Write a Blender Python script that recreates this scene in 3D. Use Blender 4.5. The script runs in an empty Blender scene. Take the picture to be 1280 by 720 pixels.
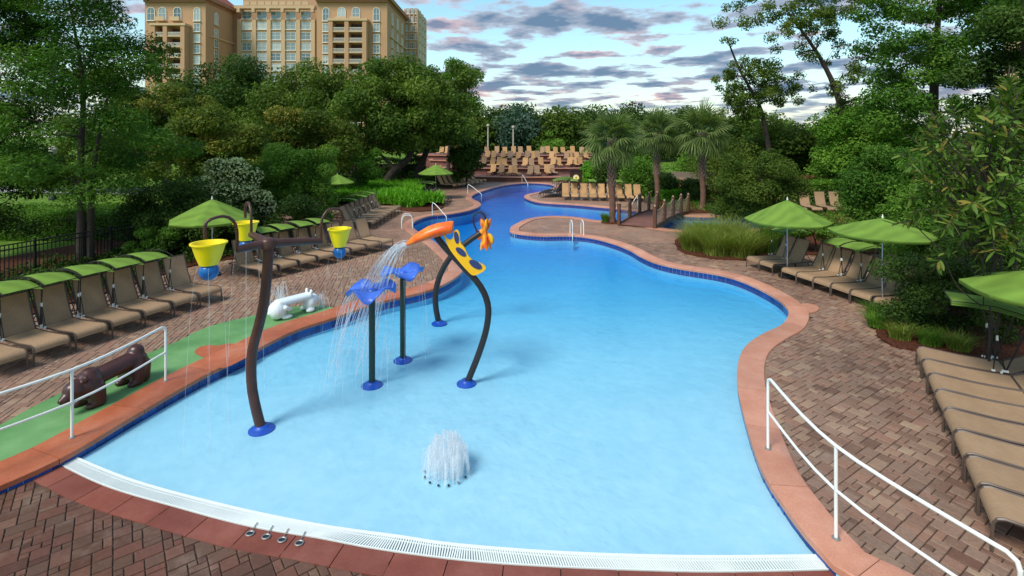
import bpy, bmesh, math, random
import numpy as np
from mathutils import Vector, Matrix, Quaternion
from mathutils.geometry import tessellate_polygon

random.seed(7)
R = math.radians
scene = bpy.context.scene
col = scene.collection

# ------------------------------------------------------------------ camera
EYE = 4.6            # metres above the deck
F = 640.0            # focal length in pixels of the 1280 px wide photograph
HOR = 170.0          # row of the horizon
cam = bpy.data.cameras.new('camera')
cam.sensor_width = 36.0
cam.lens = 36.0 * F / 1280.0
cam.shift_y = -(360.0 - HOR) / 1280.0
cam.clip_end = 3000.0
camo = bpy.data.objects.new('camera', cam)
camo.location = (0, 0, EYE)
camo.rotation_euler = (R(90), 0, 0)
col.objects.link(camo)
scene.camera = camo

# ------------------------------------------------------------------ sky
SUN_EL, SUN_AZ = 50.0, 222.0      # azimuth clockwise from +Y (behind the viewer, to the left)
world = bpy.data.worlds.new('World')
scene.world = world
world.use_nodes = True
wn, wl = world.node_tree.nodes, world.node_tree.links
wn.clear()
def wnode(t, **kw):
    n = wn.new(t)
    for k, v in kw.items(): setattr(n, k, v)
    return n
def wmath(op, a, b=None):
    n = wnode('ShaderNodeMath', operation=op)
    for i, v in enumerate((a, b)):
        if v is None: continue
        if isinstance(v, (int, float)): n.inputs[i].default_value = v
        else: wl.new(v, n.inputs[i])
    return n.outputs[0]
sky = wnode('ShaderNodeTexSky', sky_type='NISHITA')
sky.sun_disc = False
sky.sun_elevation = R(SUN_EL)
sky.sun_rotation = R(SUN_AZ)
sky.air_density = 1.0
sky.dust_density = 0.6
sky.ozone_density = 2.0
geo = wnode('ShaderNodeTexCoord')
sep = wnode('ShaderNodeSeparateXYZ')
wl.new(geo.outputs['Generated'], sep.inputs[0])
zc = wmath('MAXIMUM', sep.outputs[2], 0.0)
zz = wmath('ADD', zc, 0.085)
cx = wmath('DIVIDE', sep.outputs[0], zz)
cy = wmath('DIVIDE', sep.outputs[1], zz)
comb = wnode('ShaderNodeCombineXYZ')
wl.new(cx, comb.inputs[0]); wl.new(cy, comb.inputs[1])
def wnoise(scale, detail, rough, loc):
    mp = wnode('ShaderNodeMapping')
    mp.inputs['Location'].default_value = loc
    wl.new(comb.outputs[0], mp.inputs['Vector'])
    n = wnode('ShaderNodeTexNoise')
    n.inputs['Scale'].default_value = scale
    n.inputs['Detail'].default_value = detail
    n.inputs['Roughness'].default_value = rough
    wl.new(mp.outputs[0], n.inputs['Vector'])
    return n.outputs['Fac']
def wramp(fac, stops):
    r = wnode('ShaderNodeValToRGB')
    e = r.color_ramp.elements
    while len(e) < len(stops): e.new(0.5)
    for k, (p, c) in enumerate(stops):
        e[k].position = p; e[k].color = c
    wl.new(fac, r.inputs[0])
    return r.outputs[0]
def wmix(fac, a, b, mode='MIX'):
    m = wnode('ShaderNodeMix', data_type='RGBA', blend_type=mode)
    if isinstance(fac, (int, float)): m.inputs[0].default_value = fac
    else: wl.new(fac, m.inputs[0])
    for i, v in ((6, a), (7, b)):
        if isinstance(v, tuple): m.inputs[i].default_value = v
        else: wl.new(v, m.inputs[i])
    return m.outputs[2]
base_fac = wnoise(1.95, 7.0, 0.54, (3.1, 1.7, 0.0))
big_fac = wnoise(0.30, 2.0, 0.5, (7.3, 2.2, 4.0))
cover = wmath('ADD', wmath('MULTIPLY', base_fac, 0.80), wmath('MULTIPLY', big_fac, 0.20))
mask = wramp(cover, [(0.482, (0, 0, 0, 1)), (0.528, (1, 1, 1, 1))])
thick = wramp(cover, [(0.50, (0, 0, 0, 1)), (0.60, (1, 1, 1, 1))])
pinkn = wnoise(0.8, 4.0, 0.6, (1.3, 9.7, 2.0))
pink = wramp(pinkn, [(0.52, (0, 0, 0, 1)), (0.66, (1, 1, 1, 1))])
# clear air: the Nishita sky, a little whiter and warmer close to the horizon
lowf = wramp(zc, [(0.0, (1, 1, 1, 1)), (0.13, (0.35, 0.35, 0.35, 1)), (0.30, (0, 0, 0, 1))])
clear = wmix(lowf, wmix(1.0, sky.outputs[0], (1.15, 1.62, 1.50, 1), 'MULTIPLY'), (6.2, 6.0, 4.9, 1))
cl_thin = wmix(pink, (3.6, 3.9, 4.6, 1), (6.4, 4.4, 4.3, 1))
cl_col = wmix(thick, cl_thin, wmix(wmath('MULTIPLY', pink, 0.32), (0.95, 1.55, 2.50, 1), (3.2, 2.2, 2.7, 1)))
fade = wramp(zc, [(0.0, (0.45, 0.45, 0.45, 1)), (0.07, (0.95, 0.95, 0.95, 1))])
skyc = wmix(wmath('MULTIPLY', mask, fade), clear, cl_col)
bg = wnode('ShaderNodeBackground')
bg.inputs['Strength'].default_value = 0.115
wl.new(skyc, bg.inputs['Color'])
wo = wnode('ShaderNodeOutputWorld')
wl.new(bg.outputs[0], wo.inputs['Surface'])

# ------------------------------------------------------------------ sun (thin cloud in front of it: soft shadows)
sl = bpy.data.lights.new('sun', 'SUN')
sl.energy = 2.7
sl.angle = R(20)
sl.color = (1.0, 0.955, 0.88)
sun = bpy.data.objects.new('sun', sl)
az, el = R(SUN_AZ), R(SUN_EL)
sdir = Vector((math.sin(az) * math.cos(el), math.cos(az) * math.cos(el), math.sin(el)))
sun.rotation_euler = sdir.to_track_quat('Z', 'Y').to_euler()
sun.location = (0, 0, 40)
col.objects.link(sun)

scene.view_settings.view_transform = 'Standard'
scene.view_settings.look = 'None'
scene.view_settings.gamma = 1.0
scene.view_settings.use_curve_mapping = False
scene.view_settings.exposure = 0.42
scene.render.engine = 'CYCLES'
scene.cycles.use_denoising = True
scene.cycles.max_bounces = 8
scene.cycles.transparent_max_bounces = 40
scene.cycles.sample_clamp_indirect = 4.0
scene.cycles.volume_bounces = 0

# ------------------------------------------------------------------ helpers
def G(px, py, z=0.0):
    """where the sight line through a pixel of the photograph meets the level z"""
    s = (EYE - z) / (py - HOR)
    return Vector(((px - 640.0) * s, F * s, z))
def at(px, py, Y):
    """the point at depth Y on the sight line through a pixel"""
    return Vector(((px - 640.0) * Y / F, Y, EYE - (py - HOR) * Y / F))

class MB:
    """collects shapes, then links them as ONE mesh object"""
    def __init__(self): self.v, self.f, self.m, self.cur = [], [], [], 0
    def add(self, verts, faces):
        o = len(self.v)
        self.v += [tuple(p) for p in verts]
        self.f += [tuple(i + o for i in f) for f in faces]
        self.m += [self.cur] * len(faces)
        return self
    def box(self, c, s, rz=0.0, M=None, taper=1.0):
        x, y, z = s[0] / 2, s[1] / 2, s[2] / 2
        vs = [Vector((a * x * (taper if k > 0 else 1), b * y * (taper if k > 0 else 1), k * z)) for k in (-1, 1) for a, b in ((-1, -1), (1, -1), (1, 1), (-1, 1))]
        rot = Matrix.Rotation(rz, 3, 'Z') if M is None else M
        vs = [rot @ p + Vector(c) for p in vs]
        return self.add(vs, [(3, 2, 1, 0), (4, 5, 6, 7), (0, 1, 5, 4), (1, 2, 6, 5), (2, 3, 7, 6), (3, 0, 4, 7)])
    def bar(self, a, b, w, h, up=(0, 0, 1)):
        a, b = Vector(a), Vector(b)
        d = (b - a); L = d.length; d.normalize()
        u = Vector(up); s = d.cross(u)
        if s.length < 1e-4: s = d.cross(Vector((1, 0, 0)))
        s.normalize(); u = s.cross(d)
        M = Matrix((d, s, u)).transposed()
        return self.box((a + b) / 2, (L, w, h), M=M)
    def tube(self, pts, r, n=8, cap=True):
        pts = [Vector(p) for p in pts]
        rs = r if isinstance(r, (list, tuple)) else [r] * len(pts)
        t0 = (pts[1] - pts[0]).normalized()
        u = t0.orthogonal().normalized()
        vs, fs = [], []
        for i, p in enumerate(pts):
            t = (pts[min(i + 1, len(pts) - 1)] - pts[max(i - 1, 0)])
            if t.length < 1e-9: t = t0
            t.normalize()
            u = (u - t * u.dot(t))
            if u.length < 1e-6: u = t.orthogonal()
            u.normalize()
            w = t.cross(u)
            for k in range(n):
                a = 2 * math.pi * k / n
                vs.append(p + (u * math.cos(a) + w * math.sin(a)) * rs[i])
        for i in range(len(pts) - 1):
            for k in range(n):
                k2 = (k + 1) % n
                fs.append((i * n + k, i * n + k2, (i + 1) * n + k2, (i + 1) * n + k))
        if cap:
            fs.append(tuple(range(n - 1, -1, -1)))
            fs.append(tuple((len(pts) - 1) * n + k for k in range(n)))
        return self.add(vs, fs)
    def lathe(self, prof, c=(0, 0, 0), n=20, cap=True):
        c = Vector(c); vs, fs = [], []
        for r, z in prof:
            for k in range(n):
                a = 2 * math.pi * k / n
                vs.append(c + Vector((r * math.cos(a), r * math.sin(a), z)))
        for i in range(len(prof) - 1):
            for k in range(n):
                k2 = (k + 1) % n
                fs.append((i * n + k, i * n + k2, (i + 1) * n + k2, (i + 1) * n + k))
        if cap:
            fs.append(tuple(range(n - 1, -1, -1)))
            fs.append(tuple((len(prof) - 1) * n + k for k in range(n)))
        return self.add(vs, fs)
    def sphere(self, c, r, n=12, m=8, M=None):
        r = Vector(r) if not isinstance(r, (int, float)) else Vector((r, r, r))
        c = Vector(c); vs = []; fs = []
        for i in range(m + 1):
            th = math.pi * i / m
            for k in range(n):
                a = 2 * math.pi * k / n
                p = Vector((r.x * math.sin(th) * math.cos(a), r.y * math.sin(th) * math.sin(a), r.z * math.cos(th)))
                if M is not None: p = M @ p
                vs.append(c + p)
        for i in range(m):
            for k in range(n):
                k2 = (k + 1) % n
                fs.append((i * n + k, (i + 1) * n + k, (i + 1) * n + k2, i * n + k2))
        return self.add(vs, fs)
    def prism(self, poly, z0, z1, flip=False):
        n = len(poly)
        a = sum(poly[i][0] * poly[(i + 1) % n][1] - poly[(i + 1) % n][0] * poly[i][1] for i in range(n))
        if a < 0: poly = poly[::-1]
        tri = tessellate_polygon([[Vector((p[0], p[1], 0)) for p in poly]])
        vs = [(p[0], p[1], z0) for p in poly] + [(p[0], p[1], z1) for p in poly]
        fs = []
        for t in tri:
            A, B, C = [Vector((poly[i][0], poly[i][1])) for i in t]
            if (B - A).cross(C - A) < 0: t = t[::-1]
            fs.append(tuple(i + n for i in t)); fs.append(tuple(t[::-1]))
        for i in range(n):
            j = (i + 1) % n
            fs.append((i, j, j + n, i + n))
        return self.add(vs, fs)
    def sheet(self, loops, z):
        tri = tessellate_polygon([[Vector((p[0], p[1], 0)) for p in lp] for lp in loops])
        flat = [p for lp in loops for p in lp]
        fs = []
        for t in tri:
            A, B, C = [Vector((flat[i][0], flat[i][1])) for i in t]
            if (B - A).cross(C - A) < 0: t = t[::-1]
            fs.append(tuple(t))
        return self.add([(p[0], p[1], z) for p in flat], fs)
    def mesh(self, name, mats):
        me = bpy.data.meshes.new(name)
        me.from_pydata(self.v, [], self.f)
        for m in (mats if isinstance(mats, (list, tuple)) else [mats]): me.materials.append(m)
        if any(self.m): me.polygons.foreach_set('material_index', self.m)
        return me
    def build(self, name, mats, parent=None, smooth=False, bevel=0.0, loc=None):
        me = self.mesh(name, mats)
        return link(name, me, parent, smooth, bevel, loc)

def link(name, me, parent=None, smooth=False, bevel=0.0, loc=None):
    if smooth:
        me.polygons.foreach_set('use_smooth', [True] * len(me.polygons))
        try: me.set_sharp_from_angle(angle=R(42))
        except Exception: pass
    o = bpy.data.objects.new(name, me)
    col.objects.link(o)
    if parent: o.parent = parent
    if loc is not None: o.location = loc
    if bevel:
        b = o.modifiers.new('edge', 'BEVEL'); b.width = bevel; b.segments = 2; b.limit_method = 'ANGLE'
    return o
def tag(o, label=None, cat=None, group=None, kind=None):
    if label: o['label'] = label
    if cat: o['category'] = cat
    if group: o['group'] = group
    if kind: o['kind'] = kind
    return o
def empty(name, loc=(0, 0, 0), rz=0.0, label=None, cat=None, group=None):
    o = bpy.data.objects.new(name, None)
    o.empty_display_size = 0.2
    col.objects.link(o)
    o.location = loc; o.rotation_euler = (0, 0, rz)
    return tag(o, label, cat, group)
def kids(o): return [c for c in bpy.data.objects if c.parent == o]
def copy_tree(o, parent=None, tree=None):
    c = o.copy(); col.objects.link(c); c.parent = parent
    for ch in tree[o]: copy_tree(ch, c, tree)
    return c
class Proto:
    """one built thing; place() moves it the first time and copies it and its parts after that"""
    def __init__(self, root):
        self.root, self.used = root, False
        self.tree = {}
        def walk(o):
            self.tree[o] = kids(o)
            for c in self.tree[o]: walk(c)
        walk(root)
    def place(self, loc, rz=0.0, label=None, group=None, scale=None):
        if not self.used: o = self.root; self.used = True
        else: o = copy_tree(self.root, None, self.tree)
        o.location = loc; o.rotation_euler = (0, 0, rz)
        if scale is not None: o.scale = scale if isinstance(scale, (tuple, list)) else (scale,) * 3
        return tag(o, label, None, group)
def crom(pts, step=0.25, closed=False):
    """Catmull-Rom through points, resampled about every step metres"""
    P = [Vector(p) for p in pts]; n = len(P); out = []
    for i in range(n if closed else n - 1):
        if closed: a, b, c, d = P[i - 1], P[i], P[(i + 1) % n], P[(i + 2) % n]
        else: a, b, c, d = P[max(i - 1, 0)], P[i], P[i + 1], P[min(i + 2, n - 1)]
        m = max(1, int((c - b).length / step))
        for k in range(m):
            t = k / m
            out.append(0.5 * ((2 * b) + (c - a) * t + (2 * a - 5 * b + 4 * c - d) * t * t + (3 * b - a - 3 * c + d) * t ** 3))
    if not closed: out.append(P[-1])
    return out
def inside(p, poly):
    x, y = p[0], p[1]; c = False; j = len(poly) - 1
    for i in range(len(poly)):
        xi, yi, xj, yj = poly[i][0], poly[i][1], poly[j][0], poly[j][1]
        if (yi > y) != (yj > y) and x < (xj - xi) * (y - yi) / (yj - yi) + xi: c = not c
        j = i
    return c
ORD = 'first second third fourth fifth sixth seventh eighth ninth tenth eleventh twelfth thirteenth fourteenth fifteenth sixteenth'.split()

# ------------------------------------------------------------------ materials
def lin(r, g, b):
    f = lambda c: c / 12.92 if c <= 0.04045 else ((c + 0.055) / 1.055) ** 2.4
    return (f(r), f(g), f(b), 1.0)
class NT:
    def __init__(self, name):
        self.m = bpy.data.materials.new(name); self.m.use_nodes = True
        self.t = self.m.node_tree; self.n = self.t.nodes; self.n.clear()
        self.out = self.n.new('ShaderNodeOutputMaterial')
    def node(self, t, **kw):
        x = self.n.new(t)
        for k, v in kw.items(): setattr(x, k, v)
        return x
    def put(self, sock, v):
        if v is None: return
        if hasattr(v, 'is_linked') or isinstance(v, bpy.types.NodeSocket): self.t.links.new(v, sock)
        else:
            sock.default_value = v
    def math(self, op, a, b=None):
        x = self.node('ShaderNodeMath', operation=op); self.put(x.inputs[0], a); self.put(x.inputs[1], b); return x.outputs[0]
    def pos(self, obj=False):
        if obj: return self.node('ShaderNodeTexCoord').outputs['Object']
        return self.node('ShaderNodeNewGeometry').outputs['Position']
    def mapping(self, vec, scale=(1, 1, 1), rot=(0, 0, 0), loc=(0, 0, 0)):
        x = self.node('ShaderNodeMapping'); self.put(x.inputs['Vector'], vec)
        x.inputs['Scale'].default_value = scale; x.inputs['Rotation'].default_value = rot; x.inputs['Location'].default_value = loc
        return x.outputs[0]
    def noise(self, vec, scale, detail=4.0, rough=0.55, out='Fac'):
        x = self.node('ShaderNodeTexNoise'); self.put(x.inputs['Vector'], vec)
        x.inputs['Scale'].default_value = scale; x.inputs['Detail'].default_value = detail; x.inputs['Roughness'].default_value = rough
        return x.outputs[out]
    def ramp(self, fac, stops, interp='LINEAR'):
        x = self.node('ShaderNodeValToRGB'); e = x.color_ramp.elements; x.color_ramp.interpolation = interp
        while len(e) < len(stops): e.new(0.5)
        for k, (p, c) in enumerate(stops):
            e[k].position = p; e[k].color = c if len(c) == 4 else (*c, 1)
        self.put(x.inputs[0], fac); return x.outputs[0]
    def mix(self, fac, a, b, mode='MIX'):
        x = self.node('ShaderNodeMix', data_type='RGBA', blend_type=mode)
        self.put(x.inputs[0], fac); self.put(x.inputs[6], a); self.put(x.inputs[7], b); return x.outputs[2]
    def bump(self, h, strength=0.3, dist=0.01):
        x = self.node('ShaderNodeBump'); x.inputs['Strength'].default_value = strength; x.inputs['Distance'].default_value = dist
        self.put(x.inputs['Height'], h); return x.outputs[0]
    def pbr(self, color, rough=0.6, normal=None, metal=0.0, spec=0.5, **kw):
        x = self.node('ShaderNodeBsdfPrincipled')
        self.put(x.inputs['Base Color'], color); self.put(x.inputs['Roughness'], rough); self.put(x.inputs['Metallic'], metal)
        self.put(x.inputs['Specular IOR Level'], spec)
        if normal is not None: self.put(x.inputs['Normal'], normal)
        for k, v in kw.items(): self.put(x.inputs[k.replace('_', ' ')], v)
        return x.outputs[0]
    def done(self, shader, vol=None):
        self.t.links.new(shader, self.out.inputs['Surface'])
        if vol is not None: self.t.links.new(vol, self.out.inputs['Volume'])
        return self.m
def grey(v): return (v, v, v, 1)
M = {}
def plain(name, c, rough=0.6, var=0.12, scale=6.0, bump=0.0, bscale=60.0, metal=0.0, spec=0.5, objc=True, **kw):
    t = NT(name); p = t.pos(objc)
    n = t.noise(p, scale, 5.0)
    cc = t.mix(1.0, c, t.ramp(n, [(0.25, grey(1 - var)), (0.75, grey(1 + var))]), 'MULTIPLY')
    nor = t.bump(t.noise(p, bscale, 3.0), bump, 0.01) if bump else None
    M[name] = t.done(t.pbr(cc, rough, nor, metal, spec, **kw))
    return M[name]
plain('white_rail', lin(0.93, 0.92, 0.89), 0.35, 0.05, 3.0)
plain('chrome', lin(0.80, 0.81, 0.82), 0.22, 0.04, metal=0.9)
plain('lounger_frame', lin(0.33, 0.27, 0.23), 0.40, 0.10)
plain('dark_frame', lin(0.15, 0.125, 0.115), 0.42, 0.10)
plain('clip_white', lin(0.88, 0.88, 0.86), 0.4, 0.05)
plain('pole_brown', lin(0.29, 0.17, 0.14), 0.42, 0.20, 4.0, 0.25, 22.0)
plain('pole_dark', lin(0.155, 0.125, 0.12), 0.38, 0.18, 4.0, 0.2, 22.0)
plain('post_green', lin(0.07, 0.17, 0.15), 0.40, 0.18, 4.0)
plain('base_blue', lin(0.10, 0.31, 0.70), 0.40, 0.15)
plain('bucket_yellow', lin(0.97, 0.88, 0.05), 0.35, 0.06, 5.0, Subsurface_Weight=0.0)
plain('ball_blue', lin(0.06, 0.38, 0.66), 0.30, 0.25, 9.0)
plain('flower_blue', lin(0.25, 0.42, 0.80), 0.35, 0.20, 6.0)
plain('wing_yellow', lin(0.97, 0.73, 0.13), 0.40, 0.08)
plain('spot_blue', lin(0.19, 0.24, 0.42), 0.45, 0.10)
plain('bear_brown', lin(0.27, 0.145, 0.125), 0.33, 0.22, 5.0, 0.35, 30.0)
plain('hippo_white', lin(0.88, 0.91, 0.91), 0.35, 0.06, 5.0, 0.2, 25.0)
plain('black_metal', lin(0.085, 0.085, 0.085), 0.45, 0.10)
plain('bark_dark', lin(0.24, 0.20, 0.17), 0.9, 0.35, 3.0, 0.8, 14.0)
plain('bark_pale', lin(0.44, 0.38, 0.32), 0.9, 0.30, 3.0, 0.8, 14.0)
plain('palm_trunk', lin(0.43, 0.31, 0.25), 0.9, 0.3, 3.0, 0.6, 18.0)
plain('palm_boot', lin(0.55, 0.48, 0.41), 0.9, 0.25, 3.0, 0.5, 20.0)
plain('wood_post', lin(0.36, 0.235, 0.16), 0.7, 0.25, 5.0, 0.4, 30.0)
plain('wood_grey', lin(0.56, 0.50, 0.44), 0.8, 0.2, 5.0, 0.4, 30.0)
plain('rope', lin(0.66, 0.58, 0.46), 0.9, 0.2)
plain('sign_board', lin(0.22, 0.13, 0.11), 0.5, 0.15)
plain('emblem_cream', lin(0.96, 0.91, 0.66), 0.5, 0.04)
plain('post_white', lin(0.74, 0.71, 0.64), 0.5, 0.08)
plain('path_grey', lin(0.66, 0.65, 0.63), 0.85, 0.08, 2.0)
plain('drain_metal', lin(0.62, 0.61, 0.59), 0.4, 0.1, metal=0.6)
plain('nozzle_dark', lin(0.12, 0.16, 0.2), 0.5, 0.1)
plain('pale_stone', lin(0.62, 0.56, 0.50), 0.85, 0.15, 3.0, 0.3, 20.0)

# orange scoop and flower: painted fibreglass running from orange to red and yellow
t = NT('scoop_orange'); p = t.pos(True)
c = t.ramp(t.noise(t.mapping(p, (3, 3, 3)), 1.2, 4.0), [(0.32, lin(0.90, 0.30, 0.05)), (0.5, lin(0.96, 0.42, 0.08)), (0.7, lin(0.97, 0.55, 0.16))])
M['scoop_orange'] = t.done(t.pbr(c, 0.35))
t = NT('petal_orange'); p = t.pos(True)
c = t.ramp(t.noise(t.mapping(p, (9, 9, 3)), 1.2, 4.0), [(0.36, lin(0.86, 0.28, 0.06)), (0.5, lin(0.96, 0.48, 0.08)), (0.62, lin(0.97, 0.75, 0.12))])
M['petal_orange'] = t.done(t.pbr(c, 0.4))

# woven sling of the loungers
def sling(name, c):
    t = NT(name); p = t.pos(True)
    w1 = t.node('ShaderNodeTexWave', wave_type='BANDS', bands_direction='X'); t.put(w1.inputs['Vector'], p); w1.inputs['Scale'].default_value = 34; w1.inputs['Distortion'].default_value = 1.5; w1.inputs['Detail'].default_value = 2
    w2 = t.node('ShaderNodeTexWave', wave_type='BANDS', bands_direction='Y'); t.put(w2.inputs['Vector'], p); w2.inputs['Scale'].default_value = 34; w2.inputs['Distortion'].default_value = 1.5
    wv = t.math('MULTIPLY', w1.outputs['Fac'], w2.outputs['Fac'])
    st = t.noise(t.mapping(p, (14, 70, 14)), 1.0, 4.0, 0.7)
    inf = t.node('ShaderNodeObjectInfo')
    k = t.math('ADD', t.math('MULTIPLY', st, 0.42), t.math('ADD', t.math('MULTIPLY', wv, 0.16), t.math('MULTIPLY', t.noise(p, 3.0), 0.25)))
    cc = t.mix(1.0, c, t.ramp(k, [(0.2, grey(0.62)), (0.62, grey(1.24))]), 'MULTIPLY')
    cc = t.mix(1.0, cc, t.ramp(inf.outputs['Random'], [(0.0, grey(0.86)), (1.0, grey(1.10))]), 'MULTIPLY')
    M[name] = t.done(t.pbr(cc, 0.75, t.bump(wv, 0.25, 0.004), spec=0.25))
sling('sling_tan', lin(0.67, 0.545, 0.42))
sling('sling_gold', lin(0.77, 0.60, 0.41))
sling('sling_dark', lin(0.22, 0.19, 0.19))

# green canvas
def canvas(name, c):
    t = NT(name); p = t.pos(True)
    w1 = t.node('ShaderNodeTexWave', wave_type='BANDS', bands_direction='Y'); t.put(w1.inputs['Vector'], p); w1.inputs['Scale'].default_value = 0.9; w1.inputs['Distortion'].default_value = 5.0; w1.inputs['Detail'].default_value = 3
    n = t.noise(p, 2.2, 4.0)
    k = t.math('ADD', t.math('MULTIPLY', w1.outputs['Fac'], 0.3), t.math('MULTIPLY', n, 0.7))
    cc = t.mix(1.0, c, t.ramp(k, [(0.25, grey(0.82)), (0.75, grey(1.16))]), 'MULTIPLY')
    b = t.pbr(cc, 0.8, t.bump(k, 0.12, 0.02), spec=0.2)
    tr = t.node('ShaderNodeBsdfTranslucent'); t.put(tr.inputs['Color'], cc)
    mx = t.node('ShaderNodeMixShader'); mx.inputs[0].default_value = 0.28
    t.t.links.new(b, mx.inputs[1]); t.t.links.new(tr.outputs[0], mx.inputs[2])
    M[name] = t.done(mx.outputs[0])
canvas('canvas_green', lin(0.50, 0.63, 0.26))
canvas('canvas_olive', lin(0.42, 0.52, 0.20))

# paving: colour from the stone's own tint, stains over all of it
def paving(name, brick, wet_stone=False):
    t = NT(name); p = t.pos()
    if brick:
        br = t.node('ShaderNodeTexBrick'); t.put(br.inputs['Vector'], t.mapping(p, (1, 1, 1), (0, 0, R(38))))
        br.inputs['Scale'].default_value = 1.0; br.inputs['Brick Width'].default_value = 0.24; br.inputs['Row Height'].default_value = 0.15; br.inputs['Mortar Size'].default_value = 0.006
        br.inputs['Color1'].default_value = grey(0.25); br.inputs['Color2'].default_value = grey(0.75); br.inputs['Mortar'].default_value = grey(0.0); br.inputs['Bias'].default_value = 0.0
        tint = br.outputs['Color']; mort = br.outputs['Fac']
    else:
        at_ = t.node('ShaderNodeAttribute', attribute_name='tint'); tint = at_.outputs['Fac']; mort = None
    c = t.ramp(tint, [(0.0, lin(0.35, 0.265, 0.21)), (0.15, lin(0.40, 0.27, 0.215)), (0.3, lin(0.425, 0.325, 0.265)), (0.45, lin(0.49, 0.375, 0.31)), (0.6, lin(0.515, 0.42, 0.355)), (0.72, lin(0.53, 0.395, 0.325)), (0.86, lin(0.57, 0.475, 0.39)), (1.0, lin(0.62, 0.52, 0.42))])
    if wet_stone: c = t.ramp(tint, [(0.0, lin(0.31, 0.23, 0.175)), (0.2, lin(0.37, 0.235, 0.185)), (0.4, lin(0.40, 0.30, 0.235)), (0.6, lin(0.43, 0.275, 0.22)), (0.8, lin(0.47, 0.335, 0.27)), (1.0, lin(0.45, 0.36, 0.28))])
    elif not brick: c = t.mix(1.0, c, (1.17, 1.15, 1.13, 1), 'MULTIPLY')
    else: c = t.mix(1.0, t.mix(0.45, c, lin(0.50, 0.385, 0.31)), (1.60, 1.54, 1.50, 1), 'MULTIPLY')
    st = t.noise(p, 0.35, 5.0, 0.6)
    c = t.mix(1.0, c, t.ramp(st, [(0.34, grey(0.74)), (0.60, grey(1.10))]), 'MULTIPLY')
    fine = t.noise(p, 26.0, 5.0, 0.65)
    c = t.mix(1.0, c, t.ramp(fine, [(0.28, grey(0.78)), (0.72, grey(1.18))]), 'MULTIPLY')
    # efflorescence in irregular patches
    ef = t.ramp(t.noise(p, 1.7, 6.0, 0.7), [(0.54, grey(0.0)), (0.76, grey(0.30))])
    c = t.mix(ef, c, lin(0.72, 0.64, 0.57))
    if mort is not None: c = t.mix(mort, c, lin(0.40, 0.31, 0.26))
    wet = t.noise(p, 0.8, 4.0, 0.6)
    rough = t.ramp(wet, [(0.38, grey(0.22)), (0.60, grey(0.50))]) if wet_stone else t.ramp(wet, [(0.40, grey(0.48)), (0.60, grey(0.80))])
    M[name] = t.done(t.pbr(c, rough, t.bump(fine, 0.35, 0.006), spec=0.4))
paving('paver', False)
paving('deck_brick', True)
paving('paver_wet', False, True)
t = NT('joint_sand'); p = t.pos()
M['joint_sand'] = t.done(t.pbr(t.ramp(t.noise(p, 9.0, 5.0), [(0.3, lin(0.20, 0.15, 0.12)), (0.7, lin(0.36, 0.28, 0.23))]), 0.95))
# terracotta concrete of the coping
def terra(name, a, b, c_, wet=0.0):
    t = NT(name); p = t.pos()
    n = t.noise(p, 1.3, 6.0, 0.65); f = t.noise(p, 40.0, 4.0, 0.6)
    c = t.ramp(n, [(0.28, a), (0.5, b), (0.74, c_)])
    c = t.mix(1.0, c, t.ramp(f, [(0.25, grey(0.86)), (0.75, grey(1.12))]), 'MULTIPLY')
    inf = t.node('ShaderNodeObjectInfo')
    c = t.mix(1.0, c, t.ramp(inf.outputs['Random'], [(0.0, grey(0.90)), (1.0, grey(1.08))]), 'MULTIPLY')
    st = t.ramp(t.noise(p, 3.7, 6.0, 0.7), [(0.62, grey(0.0)), (0.80, grey(0.35))])
    c = t.mix(st, c, lin(0.45, 0.27, 0.20))
    ro = t.ramp(t.noise(p, 0.9, 4.0), [(0.40, grey(0.26 if wet else 0.5)), (0.62, grey(0.62))])
    M[name] = t.done(t.pbr(c, ro, t.bump(f, 0.25, 0.004), spec=0.5))
terra('coping_orange', lin(0.66, 0.33, 0.20), lin(0.72, 0.40, 0.26), lin(0.77, 0.50, 0.38), 1.0)
terra('coping_pink', lin(0.71, 0.47, 0.37), lin(0.76, 0.53, 0.43), lin(0.80, 0.60, 0.51))
terra('apron_red', lin(0.46, 0.23, 0.17), lin(0.53, 0.29, 0.23), lin(0.60, 0.37, 0.31), 1.0)
# green play surface
t = NT('play_green'); p = t.pos()
c = t.ramp(t.noise(p, 0.9, 6.0, 0.6), [(0.30, lin(0.31, 0.50, 0.28)), (0.5, lin(0.39, 0.58, 0.34)), (0.72, lin(0.48, 0.65, 0.42))])
c = t.mix(1.0, c, t.ramp(t.noise(p, 70.0, 3.0), [(0.25, grey(0.84)), (0.75, grey(1.14))]), 'MULTIPLY')
M['play_green'] = t.done(t.pbr(c, t.ramp(t.noise(p, 1.1, 4.0), [(0.4, grey(0.38)), (0.6, grey(0.72))]), t.bump(t.noise(p, 90.0), 0.3, 0.004)))
plain('play_rust', lin(0.68, 0.36, 0.22), 0.5, 0.15, 4.0, 0.2, 60.0, objc=False)
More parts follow.
